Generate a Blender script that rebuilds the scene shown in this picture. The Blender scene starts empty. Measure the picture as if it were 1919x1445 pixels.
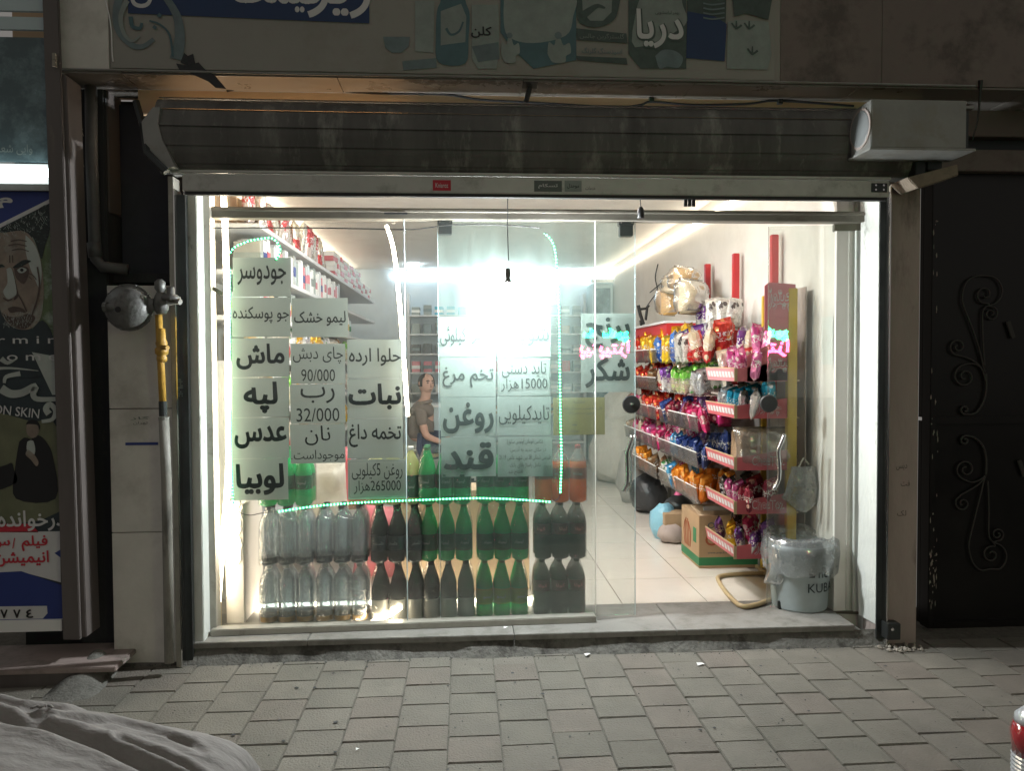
import bpy, bmesh, math, random
from mathutils import Vector, Matrix, noise
from mathutils.geometry import tessellate_polygon
R = math.radians
S = bpy.context.scene
C = S.collection
rnd = random.Random(7)

# ------------------------------------------------------------------ camera, world, exposure
CAM = Vector((0, -4.1, 1.5)); FPX = 1443.0; IW, IH = 1919.0, 1445.0
cd = bpy.data.cameras.new('camera'); cam = bpy.data.objects.new('camera', cd); C.objects.link(cam)
cd.sensor_width = 36; cd.lens = 36 * FPX / IW; cd.clip_end = 200; cd.clip_start = .05
cam.rotation_euler = (Matrix.Rotation(R(-3.6), 3, 'Z') @ Matrix.Rotation(R(90 - 1.7), 3, 'X') @ Matrix.Rotation(R(-.28), 3, 'Z')).to_euler()
cam.location = CAM; S.camera = cam
CM = cam.rotation_euler.to_matrix()
w = bpy.data.worlds.new('World'); S.world = w; w.use_nodes = True
w.node_tree.nodes['Background'].inputs[0].default_value = (1, .94, .88, 1)
w.node_tree.nodes['Background'].inputs[1].default_value = .19
S.view_settings.view_transform = 'Standard'; S.view_settings.look = 'None'
S.view_settings.exposure = 0; S.view_settings.gamma = 1
S.render.engine = 'CYCLES'
cy = S.cycles
cy.use_denoising = True; cy.sample_clamp_indirect = 6; cy.sample_clamp_direct = 0
cy.max_bounces = 8; cy.diffuse_bounces = 3; cy.glossy_bounces = 3; cy.transmission_bounces = 4; cy.transparent_max_bounces = 24
cy.caustics_reflective = False; cy.caustics_refractive = False

def ray(px, py):
    return CM @ Vector(((px - IW / 2) / FPX, -(py - IH / 2) / FPX, -1))
def at(px, py, Y):            # point of the vertical plane y = Y seen at a photo pixel
    d = ray(px, py); return CAM + d * ((Y - CAM.y) / d.y)
def atz(px, py, Z):           # point at height Z
    d = ray(px, py); return CAM + d * ((Z - CAM.z) / d.z)
def atx(px, py, X):
    d = ray(px, py); return CAM + d * ((X - CAM.x) / d.x)

# ------------------------------------------------------------------ materials
MATS = {}
def mat(name, col=(.5, .5, .5), rough=.6, metal=0, var=0, scale=6, bump=0, bscale=60, dirt=None, dscale=2.5, dlo=.5, dhi=.62,
        emit=None, es=0, stretch=(1, 1, 1), spec=.5, coat=0):
    m = bpy.data.materials.new(name); MATS[name] = m; m.use_nodes = True
    nt = m.node_tree; N = nt.nodes; L = nt.links; P = N['Principled BSDF']
    P.inputs['Base Color'].default_value = (*col, 1); P.inputs['Roughness'].default_value = rough
    P.inputs['Metallic'].default_value = metal; P.inputs['Specular IOR Level'].default_value = spec
    P.inputs['Coat Weight'].default_value = coat
    if emit: P.inputs['Emission Color'].default_value = (*emit, 1); P.inputs['Emission Strength'].default_value = es
    if var or bump or dirt:
        g = N.new('ShaderNodeNewGeometry'); mp = N.new('ShaderNodeMapping'); mp.inputs['Scale'].default_value = stretch
        L.new(g.outputs['Position'], mp.inputs[0]); src = mp.outputs[0]
    cur = None
    if var:
        n = N.new('ShaderNodeTexNoise'); n.inputs['Scale'].default_value = scale; n.inputs['Detail'].default_value = 6; n.inputs['Roughness'].default_value = .65
        L.new(src, n.inputs['Vector'])
        r = N.new('ShaderNodeMapRange'); r.inputs[1].default_value = .28; r.inputs[2].default_value = .72
        r.inputs[3].default_value = 1 - var; r.inputs[4].default_value = 1 + var; L.new(n.outputs['Fac'], r.inputs[0])
        oi = N.new('ShaderNodeObjectInfo'); r2 = N.new('ShaderNodeMapRange'); r2.inputs[3].default_value = 1 - var * .4; r2.inputs[4].default_value = 1 + var * .4
        L.new(oi.outputs['Random'], r2.inputs[0])
        mu = N.new('ShaderNodeMath'); mu.operation = 'MULTIPLY'; L.new(r.outputs[0], mu.inputs[0]); L.new(r2.outputs[0], mu.inputs[1])
        v = N.new('ShaderNodeVectorMath'); v.operation = 'SCALE'; v.inputs[0].default_value = col; L.new(mu.outputs[0], v.inputs['Scale'])
        cur = v.outputs[0]
        rr = N.new('ShaderNodeMapRange'); rr.inputs[3].default_value = max(.05, rough - .15); rr.inputs[4].default_value = min(1, rough + .15)
        L.new(n.outputs['Fac'], rr.inputs[0]); L.new(rr.outputs[0], P.inputs['Roughness'])
    if dirt:
        n = N.new('ShaderNodeTexNoise'); n.inputs['Scale'].default_value = dscale; n.inputs['Detail'].default_value = 9; n.inputs['Roughness'].default_value = .7
        L.new(src, n.inputs['Vector'])
        r = N.new('ShaderNodeMapRange'); r.inputs[1].default_value = dlo; r.inputs[2].default_value = dhi; L.new(n.outputs['Fac'], r.inputs[0])
        mx = N.new('ShaderNodeMix'); mx.data_type = 'RGBA'; L.new(r.outputs[0], mx.inputs[0])
        if cur: L.new(cur, mx.inputs[6])
        else: mx.inputs[6].default_value = (*col, 1)
        mx.inputs[7].default_value = (*dirt, 1); cur = mx.outputs[2]
    if cur: L.new(cur, P.inputs['Base Color'])
    if bump:
        n = N.new('ShaderNodeTexNoise'); n.inputs['Scale'].default_value = bscale; n.inputs['Detail'].default_value = 5; L.new(src, n.inputs['Vector'])
        b = N.new('ShaderNodeBump'); b.inputs['Strength'].default_value = bump; b.inputs['Distance'].default_value = .01
        L.new(n.outputs['Fac'], b.inputs['Height']); L.new(b.outputs[0], P.inputs['Normal'])
    return m

def sheer(name, tint=(1, 1, 1), clear=.8, col=(.8, .8, .8), gloss=.08, rough=.05, smear=0, trans=.5, sscale=3, stretch=(1, 1, 1), ripple=0):
    """see-through film, glass or bottle wall: clear part + cloudy part (diffuse and translucent) + reflections"""
    m = bpy.data.materials.new(name); MATS[name] = m; m.use_nodes = True
    nt = m.node_tree; N = nt.nodes; L = nt.links; N.remove(N['Principled BSDF']); out = N['Material Output']
    t = N.new('ShaderNodeBsdfTransparent'); t.inputs[0].default_value = (*tint, 1)
    d = N.new('ShaderNodeBsdfDiffuse'); d.inputs[0].default_value = (*col, 1)
    tr = N.new('ShaderNodeBsdfTranslucent'); tr.inputs[0].default_value = (*col, 1)
    g = N.new('ShaderNodeBsdfGlossy'); g.inputs['Roughness'].default_value = rough
    a = N.new('ShaderNodeMixShader'); a.inputs[0].default_value = trans; L.new(d.outputs[0], a.inputs[1]); L.new(tr.outputs[0], a.inputs[2])
    b = N.new('ShaderNodeMixShader'); b.inputs[0].default_value = 1 - clear; L.new(t.outputs[0], b.inputs[1]); L.new(a.outputs[0], b.inputs[2])
    if smear:
        ge = N.new('ShaderNodeNewGeometry'); mp = N.new('ShaderNodeMapping'); mp.inputs['Scale'].default_value = stretch; L.new(ge.outputs['Position'], mp.inputs[0])
        n = N.new('ShaderNodeTexNoise'); n.inputs['Scale'].default_value = sscale; n.inputs['Detail'].default_value = 8; n.inputs['Roughness'].default_value = .7; L.new(mp.outputs[0], n.inputs['Vector'])
        r = N.new('ShaderNodeMapRange'); r.inputs[1].default_value = .35; r.inputs[2].default_value = .75
        r.inputs[3].default_value = (1 - clear) * (1 - smear); r.inputs[4].default_value = (1 - clear) * (1 + smear); L.new(n.outputs['Fac'], r.inputs[0]); L.new(r.outputs[0], b.inputs[0])
    if ripple:
        tc = N.new('ShaderNodeTexCoord'); n = N.new('ShaderNodeTexNoise'); n.inputs['Scale'].default_value = ripple; n.inputs['Detail'].default_value = 3; L.new(tc.outputs['Object'], n.inputs['Vector'])
        bp = N.new('ShaderNodeBump'); bp.inputs['Strength'].default_value = 1; bp.inputs['Distance'].default_value = .012; L.new(n.outputs['Fac'], bp.inputs['Height']); L.new(bp.outputs[0], g.inputs['Normal'])
    lw = N.new('ShaderNodeLayerWeight'); lw.inputs[0].default_value = .35
    r = N.new('ShaderNodeMapRange'); r.inputs[3].default_value = gloss; r.inputs[4].default_value = min(1, gloss * 5); L.new(lw.outputs['Fresnel'], r.inputs[0])
    c = N.new('ShaderNodeMixShader'); L.new(r.outputs[0], c.inputs[0]); L.new(b.outputs[0], c.inputs[1]); L.new(g.outputs[0], c.inputs[2])
    L.new(c.outputs[0], out.inputs[0]); return m

def glow(name, col, strength):
    m = bpy.data.materials.new(name); MATS[name] = m; m.use_nodes = True
    N = m.node_tree.nodes; N.remove(N['Principled BSDF']); e = N.new('ShaderNodeEmission')
    e.inputs[0].default_value = (*col, 1); e.inputs[1].default_value = strength
    m.node_tree.links.new(e.outputs[0], N['Material Output'].inputs[0]); return m

def packmat(name, a, b, c=(.85, .85, .82), metal=.45, rough=.18, seed=0, split=.17):
    """printed snack foil: body colour a, band colour b, blotches of c standing for the print"""
    m = bpy.data.materials.new(name); MATS[name] = m; m.use_nodes = True
    nt = m.node_tree; N = nt.nodes; L = nt.links; P = N['Principled BSDF']
    P.inputs['Roughness'].default_value = rough; P.inputs['Metallic'].default_value = metal
    tc = N.new('ShaderNodeTexCoord'); sp = N.new('ShaderNodeSeparateXYZ'); L.new(tc.outputs['Object'], sp.inputs[0])
    n = N.new('ShaderNodeTexNoise'); n.inputs['Scale'].default_value = 14; n.noise_dimensions = '4D'; n.inputs['W'].default_value = seed; n.inputs['Detail'].default_value = 2
    L.new(tc.outputs['Object'], n.inputs['Vector'])
    ad = N.new('ShaderNodeMath'); ad.operation = 'MULTIPLY_ADD'; ad.inputs[1].default_value = .12; L.new(n.outputs['Fac'], ad.inputs[0]); L.new(sp.outputs['Z'], ad.inputs[2])
    r = N.new('ShaderNodeMapRange'); r.inputs[1].default_value = split; r.inputs[2].default_value = split + .004; L.new(ad.outputs[0], r.inputs[0])
    m1 = N.new('ShaderNodeMix'); m1.data_type = 'RGBA'; L.new(r.outputs[0], m1.inputs[0]); m1.inputs[6].default_value = (*a, 1); m1.inputs[7].default_value = (*b, 1)
    v = N.new('ShaderNodeTexVoronoi'); v.inputs['Scale'].default_value = 17; v.voronoi_dimensions = '4D'; v.inputs['W'].default_value = seed * 1.7; L.new(tc.outputs['Object'], v.inputs['Vector'])
    r3 = N.new('ShaderNodeMapRange'); r3.inputs[1].default_value = .36; r3.inputs[2].default_value = .4; r3.inputs[3].default_value = 1; r3.inputs[4].default_value = 0; L.new(v.outputs['Distance'], r3.inputs[0])
    m2 = N.new('ShaderNodeMix'); m2.data_type = 'RGBA'; L.new(r3.outputs[0], m2.inputs[0]); L.new(m1.outputs[2], m2.inputs[6]); m2.inputs[7].default_value = (*c, 1)
    # lettering-like flecks in a middle band
    nl = N.new('ShaderNodeTexNoise'); nl.noise_dimensions = '4D'; nl.inputs['W'].default_value = seed * 3.1; nl.inputs['Scale'].default_value = 70; nl.inputs['Detail'].default_value = 1; L.new(tc.outputs['Object'], nl.inputs['Vector'])
    g1 = N.new('ShaderNodeMath'); g1.operation = 'GREATER_THAN'; g1.inputs[1].default_value = .54; L.new(nl.outputs['Fac'], g1.inputs[0])
    g2 = N.new('ShaderNodeMath'); g2.operation = 'COMPARE'; g2.inputs[1].default_value = .135; g2.inputs[2].default_value = .028; L.new(sp.outputs['Z'], g2.inputs[0])
    g3 = N.new('ShaderNodeMath'); g3.operation = 'MULTIPLY'; L.new(g1.outputs[0], g3.inputs[0]); L.new(g2.outputs[0], g3.inputs[1])
    m3 = N.new('ShaderNodeMix'); m3.data_type = 'RGBA'; L.new(g3.outputs[0], m3.inputs[0]); L.new(m2.outputs[2], m3.inputs[6]); m3.inputs[7].default_value = (.86, .84, .8, 1)
    L.new(m3.outputs[2], P.inputs['Base Color'])
    n2 = N.new('ShaderNodeTexNoise'); n2.inputs['Scale'].default_value = 30; n2.inputs['Detail'].default_value = 4; L.new(tc.outputs['Object'], n2.inputs['Vector'])
    bp = N.new('ShaderNodeBump'); bp.inputs['Strength'].default_value = 1; bp.inputs['Distance'].default_value = .01; L.new(n2.outputs['Fac'], bp.inputs['Height']); L.new(bp.outputs[0], P.inputs['Normal'])
    return m

mat('asphalt', (.05, .05, .05), .9, var=.3, bump=.5, bscale=90)
mat('joint', (.105, .098, .082), .95, var=.35, scale=30, bump=.6, bscale=120)
for i, c in enumerate([(.163, .15, .127), (.153, .143, .12), (.171, .158, .133), (.166, .146, .124)]):
    mat(f'paver{i}', c, .82, var=.16, scale=5, bump=.6, bscale=110, dirt=(.13, .12, .1), dscale=3.2, dlo=.53, dhi=.72)
mat('cement', (.15, .145, .13), .92, var=.3, scale=14, bump=.8, bscale=60, dirt=(.06, .057, .05), dscale=6)
mat('sill', (.22, .212, .195), .55, var=.12, scale=5, bump=.2, bscale=90, dirt=(.12, .115, .1), dscale=7, dlo=.48, dhi=.72)
mat('tile', (.74, .69, .62), .22, var=.05, scale=2, dirt=(.55, .5, .44), dscale=4, dlo=.55, dhi=.9)
mat('grout', (.38, .35, .31), .8)
mat('plaster', (.74, .71, .66), .8, var=.05, scale=3, bump=.15, bscale=25, dirt=(.6, .56, .5), dscale=1.6, dlo=.55, dhi=.85)
mat('plasterblue', (.6, .67, .71), .8, var=.08, scale=2, bump=.1)
mat('reveal', (.68, .7, .66), .8, var=.1, scale=6, bump=.4, bscale=40, dirt=(.16, .15, .13), dscale=7, dlo=.6, dhi=.72, stretch=(1, 1, .4))
mat('stone', (.64, .62, .57), .6, var=.12, scale=3, bump=.1, dirt=(.34, .32, .28), dscale=2, dlo=.52, dhi=.8)
mat('stonedark', (.38, .315, .285), .7, var=.15, scale=4, bump=.15, dirt=(.08, .07, .065), dscale=5, dlo=.55, dhi=.75, stretch=(1, 1, .3))
mat('warmwall', (.66, .47, .3), .8, var=.12, scale=2)
mat('marble', (.2, .185, .17), .3, var=.15, scale=3, dirt=(.2, .17, .14), dscale=2.2, dlo=.5, dhi=.75)
mat('pinkstone', (.17, .135, .12), .6, var=.18, scale=3, dirt=(.1, .08, .07), dscale=3)
mat('darkgrey', (.035, .037, .04), .75, var=.3, scale=5, bump=.3, dirt=(.085, .075, .06), dscale=6, dlo=.6, dhi=.78, stretch=(1, 1, .35))  # dark grey colour with paler brown streaks
mat('void', (.035, .04, .052), .6, var=.3)
mat('brownmetal', (.125, .108, .102), .5, var=.2, scale=4, dirt=(.16, .14, .12), dscale=6, dlo=.63, dhi=.74, stretch=(2, 2, .4))
mat('slat', (.11, .107, .1), .6, metal=.1, var=.45, scale=5, bump=.1, bscale=30, dirt=(.3, .3, .27), dscale=8, dlo=.54, dhi=.74, stretch=(1, 1, .22))
mat('alu', (.52, .52, .49), .5, metal=.3, var=.14, scale=5, bump=.08, dirt=(.2, .19, .165), dscale=6, dlo=.55, dhi=.8)
mat('aluframe', (.4, .385, .34), .42, metal=.35, var=.16, scale=8, dirt=(.2, .18, .14), dscale=9, dlo=.56, dhi=.75)
mat('beam', (.2, .185, .155), .6, metal=.1, var=.2, scale=6, dirt=(.1, .085, .065), dscale=8, dlo=.56, dhi=.75, stretch=(.4, 1, 1))
mat('chrome', (.75, .75, .74), .16, metal=1)
mat('gunmetal', (.05, .055, .055), .35, metal=.6, var=.2)
mat('bronze', (.13, .12, .095), .4, metal=.5, var=.2)
mat('rubber', (.015, .015, .016), .5)
mat('galv', (.3, .3, .285), .5, metal=.35, var=.18, scale=5, dirt=(.25, .24, .21), dscale=6)
mat('meter', (.16, .16, .155), .5, metal=.3, var=.22, scale=12, bump=.3, dirt=(.08, .08, .075), dscale=12)
mat('yellowpaint', (.52, .3, .05), .5, var=.2, scale=14, bump=.2, dirt=(.3, .17, .04), dscale=16)
mat('pipegrey', (.3, .29, .26), .6, var=.2, scale=12, dirt=(.1, .095, .085), dscale=14, dlo=.5, dhi=.7, stretch=(1, 1, .25))
mat('gate', (.009, .008, .007), .35, metal=.2, var=.3, scale=3)
mat('gatescroll', (.045, .042, .037), .5, metal=.2, var=.15)
mat('peel', (.3, .27, .23), .8, var=.3, scale=20)
sheer('paper', (1, 1, 1), 0, (.42, .49, .465), .02, .5, trans=.24)
mat('ink', (.02, .03, .03), .7)
mat('inksoft', (.12, .14, .13), .7)
mat('banner', (.32, .31, .28), .7, var=.08, scale=1.5, bump=.08, bscale=8, dirt=(.24, .22, .18), dscale=2, dlo=.56, dhi=.8)
mat('navy', (.02, .045, .12), .6, var=.1)
mat('blueprint', (.025, .045, .21), .5, var=.06)
mat('teal', (.08, .15, .17), .6, var=.2, scale=10)
mat('teal2', (.15, .2, .21), .6, var=.2, scale=14)
mat('tealpale', (.26, .3, .28), .6, var=.15, scale=14)
mat('greendark', (.07, .1, .09), .6, var=.3, scale=16)
mat('whiteprint', (.62, .62, .62), .6, var=.05)
mat('redprint', (.5, .03, .05), .6)
mat('black', (.012, .012, .013), .5)
mat('white', (.8, .8, .78), .5, var=.03)
mat('red', (.5, .03, .035), .4, var=.1)
mat('redfade', (.52, .1, .12), .45, var=.1)
mat('pinkred', (.62, .17, .2), .45, var=.08)
mat('yellow', (.6, .42, .05), .45, var=.12)
mat('palewall', (.5, .6, .62), .5, var=.08, scale=2)
mat('darkglass', (.1, .15, .165), .25, var=.35, scale=3, dirt=(.24, .34, .36), dscale=3, dlo=.48, dhi=.7)
mat('cover', (.22, .206, .198), .9, var=.1, scale=14, bump=.9, bscale=16, dirt=(.21, .195, .188), dscale=5, stretch=(1, 2.2, 1))
mat('coverseam', (.09, .085, .085), .9)
mat('card', (.42, .29, .17), .8, var=.08, scale=8)
mat('cardtop', (.5, .37, .24), .8, var=.06)
mat('greenprint', (.03, .2, .08), .6)
mat('brownprint', (.32, .08, .03), .6)
mat('sack', (.5, .48, .43), .55, var=.1, scale=9, bump=.8, bscale=22)
mat('sackgrey', (.3, .29, .27), .5, var=.15, scale=9, bump=.8, bscale=26)
mat('sackblack', (.03, .032, .035), .35, bump=.8, bscale=26, var=.2)
mat('lightbluebag', (.22, .46, .58), .3, bump=.9, bscale=30, var=.15)
mat('bucket', (.4, .46, .47), .4, var=.12)
mat('pinkplastic', (.75, .16, .35), .35)
mat('tan', (.47, .36, .2), .45, var=.14)
mat('cookie', (.3, .2, .12), .7, var=.35, scale=60, bump=.4)
mat('skin', (.5, .3, .23), .55, var=.08, scale=18)
mat('hair', (.02, .016, .014), .7)
mat('shirt', (.17, .14, .12), .85, var=.12, scale=25)
mat('jeans', (.05, .065, .11), .9, var=.2, scale=30)
mat('liver', (.28, .16, .12), .5)
mat('shelf', (.66, .67, .68), .5, var=.04)
sheer('olive', (1, 1, 1), 0, (.3, .28, .13), .03, .4, trans=.3)
mat('posterdark', (.03, .045, .052), .45, var=.3, scale=10)
mat('postergreen', (.12, .17, .08), .45, var=.3, scale=9, dirt=(.3, .36, .3), dscale=7)
mat('postersky', (.16, .17, .1), .45, var=.25, scale=7)
mat('posterhair', (.02, .03, .028), .5, var=.5, scale=60, dirt=(.1, .15, .14), dscale=60, dlo=.58, dhi=.66, stretch=(1, 1, 2))
mat('posterskin', (.25, .2, .16), .45, var=.3, scale=14, dirt=(.38, .42, .38), dscale=6, dlo=.5, dhi=.75)
mat('postershade', (.09, .065, .055), .5, var=.3, scale=20)
mat('posterlit', (.42, .46, .43), .45, var=.12, scale=12)
mat('taillens', (.3, .008, .015), .08, coat=1)
mat('clearlens', (.7, .72, .75), .1, metal=.5)
mat('corkwood', (.26, .21, .16), .8, var=.2, scale=18, bump=.3)
sheer('glass', (.985, .995, .99), .975, (.75, .85, .82), .045, .01, smear=.9, sscale=3, stretch=(1, 1, .25))
sheer('glassleaf', (.97, .99, .985), .912, (.65, .85, .8), .05, .01, smear=.6, sscale=4, stretch=(1, 1, .2))
sheer('glassright', (.96, .98, .965), .93, (.7, .74, .68), .06, .01, smear=.8, sscale=4, stretch=(1, 1, .25))
sheer('shrink', (.99, .99, .99), .975, (.8, .8, .8), .1, .12, ripple=34)
sheer('acrylic', (.88, .87, .86), .88, (.5, .48, .46), .08, .1)
sheer('linerbag', (.9, .92, .92), .62, (.62, .66, .66), .16, .18, smear=.5, sscale=22)
sheer('clearbag', (.97, .95, .92), .8, (.8, .76, .7), .14, .2, smear=.6, sscale=30)
sheer('bgreen', (.25, .85, .5), .4, (.03, .72, .28), .06, .08, trans=.6)
sheer('bwater', (.86, .94, .98), .72, (.8, .93, 1), .16, .06, trans=.65, ripple=60)
sheer('borange', (1, .55, .2), .3, (1, .27, .03), .06, .08, trans=.6)
sheer('blemon', (.95, .97, .7), .3, (.88, .92, .45), .06, .08, trans=.6)
sheer('bcola', (.06, .04, .035), .12, (.02, .012, .01), .08, .1)
sheer('bneck', (.85, .88, .88), .7, (.6, .65, .65), .1, .1)
sheer('bblack', (.03, .04, .05), .1, (.008, .014, .016), .09, .14)
mat('lblgreen', (.01, .09, .045), .45); mat('lblyellow', (.2, .3, .02), .45); mat('lbldark', (.02, .03, .035), .4)
mat('lblred', (.12, .01, .015), .4); mat('lblsilver', (.4, .4, .36), .35, metal=.3, var=.1); mat('lblorange', (.35, .07, .03), .4); mat('amberglow', (.38, .24, .08), .4, var=.2)
BULB = glow('bulblight', (.93, .985, 1), 2250)
ROPE = glow('warmrope', (1, .84, .62), 40)
glow('cooltube', (.72, .88, 1), 20)
glow('edgerope', (1, .88, .7), 15)
glow('greenled', (.11, 1, .4), 15)
glow('greenneon', (.02, 1, .3), 130)
glow('pinkneon', (1, .06, .2), 110)
glow('shoptube', (.85, 1, 1), 5)

PK = {}
def pk(k, *a, **kw): PK[k] = packmat('foil_' + k, *a, seed=len(PK), **kw)
pk('red', (.55, .02, .02), (.6, .05, .03), (.75, .3, .1)); pk('redyellow', (.5, .03, .02), (.75, .45, .03), (.8, .7, .5))
pk('yellow', (.75, .5, .03), (.7, .4, .03), (.6, .08, .03)); pk('blue', (.03, .12, .45), (.05, .2, .6), (.8, .8, .85))
pk('white', (.72, .72, .7), (.16, .05, .25), (.5, .55, .5)); pk('whitegreen', (.66, .66, .6), (.7, .7, .68), (.1, .35, .1))
pk('cow', (.72, .7, .66), (.7, .68, .64), (.14, .12, .12)); pk('pink', (.72, .22, .42), (.6, .12, .32), (.85, .7, .75))
pk('lime', (.7, .65, .45), (.2, .55, .08), (.6, .75, .3), split=.2); pk('silver', (.5, .5, .52), (.55, .55, .57), (.15, .15, .17), metal=.6)
pk('cyan', (.4, .5, .55), (.03, .4, .62), (.75, .8, .85), metal=.5); pk('navy', (.02, .035, .12), (.03, .06, .22), (.3, .35, .5), metal=.4)
pk('maroon', (.2, .02, .04), (.3, .03, .06), (.6, .35, .3)); pk('magenta', (.55, .03, .16), (.7, .06, .2), (.85, .6, .65))
pk('orange', (.72, .2, .02), (.8, .28, .03), (.85, .5, .12), metal=.4); pk('brown', (.25, .12, .06), (.35, .2, .1), (.6, .5, .35))
pk('violet', (.14, .06, .2), (.2, .08, .28), (.5, .4, .55)); pk('black', (.03, .03, .035), (.06, .05, .05), (.6, .6, .6))
pk('skyblue', (.06, .3, .6), (.1, .4, .7), (.8, .85, .9)); pk('redcream', (.5, .05, .05), (.7, .6, .45), (.75, .65, .5))
pk('creampack', (.7, .66, .58), (.62, .58, .5), (.35, .3, .25)); pk('redwhite', (.7, .6, .56), (.6, .08, .09), (.62, .06, .07))

# ------------------------------------------------------------------ mesh helpers
class MB:
    def __init__(s): s.v = []; s.f = []; s.mi = []; s.m = 0
    def add(s, vs, fs):
        o = len(s.v); s.v += [tuple(x) for x in vs]; s.f += [tuple(i + o for i in f) for f in fs]; s.mi += [s.m] * len(fs)
    def box(s, x0, x1, y0, y1, z0, z1):
        x0, x1 = sorted((x0, x1)); y0, y1 = sorted((y0, y1)); z0, z1 = sorted((z0, z1))
        s.add([(x0, y0, z0), (x1, y0, z0), (x1, y1, z0), (x0, y1, z0), (x0, y0, z1), (x1, y0, z1), (x1, y1, z1), (x0, y1, z1)],
              [(0, 3, 2, 1), (4, 5, 6, 7), (0, 1, 5, 4), (1, 2, 6, 5), (2, 3, 7, 6), (3, 0, 4, 7)]); return s
    def prism(s, pts, y0, y1):        # pts in (x, z), extruded along y
        n = len(pts); a = [(x, y0, z) for x, z in pts] + [(x, y1, z) for x, z in pts]
        s.add(a, [tuple(range(n - 1, -1, -1)), tuple(range(n, 2 * n))] + [(i, (i + 1) % n, n + (i + 1) % n, n + i) for i in range(n)]); return s
    def tube(s, pts, r, n=8, closed=False, cap=True):
        P = [Vector(p) for p in pts]; m = len(P); rr = r if isinstance(r, (list, tuple)) else [r] * m
        vs = []; up = Vector((0, 0, 1)); prev = None
        for i, p in enumerate(P):
            a = P[i - 1] if (i > 0 or closed) else p; b = P[(i + 1) % m] if (i < m - 1 or closed) else p
            t = (b - a); t = t.normalized() if t.length > 1e-9 else Vector((0, 0, 1))
            if prev is None:
                u = t.cross(up); u = u if u.length > .05 else t.cross(Vector((1, 0, 0)))
            else: u = prev - t * prev.dot(t)
            u.normalize(); prev = u; v = t.cross(u)
            vs += [p + (u * math.cos(2 * math.pi * k / n) + v * math.sin(2 * math.pi * k / n)) * rr[i] for k in range(n)]
        fs = []
        for i in range(m if closed else m - 1):
            j = (i + 1) % m
            fs += [(i * n + k, i * n + (k + 1) % n, j * n + (k + 1) % n, j * n + k) for k in range(n)]
        if cap and not closed: fs += [tuple(range(n - 1, -1, -1)), tuple(range((m - 1) * n, m * n))]
        s.add(vs, fs); return s
    def lathe(s, prof, n=12, c=(0, 0, 0), axis='z'):   # prof (r, h)
        vs = []
        for r, h in prof:
            for k in range(n):
                a = 2 * math.pi * k / n; x, y = r * math.cos(a), r * math.sin(a)
                p = (x, y, h) if axis == 'z' else (x, h, y) if axis == 'y' else (h, x, y)
                vs.append((c[0] + p[0], c[1] + p[1], c[2] + p[2]))
        m = len(prof); fs = [(i * n + k, i * n + (k + 1) % n, (i + 1) * n + (k + 1) % n, (i + 1) * n + k) for i in range(m - 1) for k in range(n)]
        if prof[0][0] > 1e-5: fs.append(tuple(range(n - 1, -1, -1)))
        if prof[-1][0] > 1e-5: fs.append(tuple(range((m - 1) * n, m * n)))
        s.add(vs, fs); return s
    def mesh(s, name, mats, smooth=False, bevel=0):
        me = bpy.data.meshes.new(name); me.from_pydata(s.v, [], s.f)
        for m in (mats if isinstance(mats, (list, tuple)) else [mats]): me.materials.append(MATS[m] if isinstance(m, str) else m)
        me.polygons.foreach_set('material_index', s.mi)
        bm = bmesh.new(); bm.from_mesh(me)
        bmesh.ops.recalc_face_normals(bm, faces=bm.faces)
        if bevel: bmesh.ops.bevel(bm, geom=list(bm.edges), offset=bevel, segments=1 if bevel < .003 else 2, affect='EDGES', clamp_overlap=True)
        bm.to_mesh(me); bm.free()
        if smooth: me.polygons.foreach_set('use_smooth', [True] * len(me.polygons))
        me.update(); return me

def link(name, data, parent=None, loc=(0, 0, 0), rot=(0, 0, 0), scale=(1, 1, 1)):
    o = bpy.data.objects.new(name, data); C.objects.link(o); o.location = loc; o.rotation_euler = rot; o.scale = scale
    if parent: o.parent = parent
    return o
def obj(name, mb, mats, parent=None, smooth=False, bevel=0, loc=(0, 0, 0), rot=(0, 0, 0), label=None):
    o = link(name, mb.mesh(name, mats, smooth, bevel), parent, loc, rot)
    if label: o['label'] = label
    return o
def tag(o, label, cat, group=None):
    o['label'] = label; o['category'] = cat
    if group: o['group'] = group
    return o
def thing(name, label, cat, loc=(0, 0, 0), rot=(0, 0, 0), group=None): return tag(link(name, None, None, loc, rot), label, cat, group)
def struct(name, mb, mats, parent=None, bevel=0):
    o = obj(name, mb, mats, parent, bevel=bevel); o['kind'] = 'structure'; return o
def copy_tree(src, parent=None):
    c = src.copy(); C.objects.link(c); c.parent = parent
    for ch in list(src.children): copy_tree(ch, c)
    return c
def pb(px0, py0, px1, py1, y0, y1):           # box extents from two photo corners on the front plane y0
    a = at(px0, py0, y0); b = at(px1, py1, y0); return (a.x, b.x, y0, y1, a.z, b.z)
ORD = 'first second third fourth fifth sixth seventh eighth ninth tenth eleventh twelfth thirteenth fourteenth fifteenth sixteenth seventeenth eighteenth nineteenth twentieth'.split()
ORD += ['twenty-' + x for x in ORD[:9]] + ['thirtieth'] + ['thirty-' + x for x in ORD[:9]]

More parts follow.
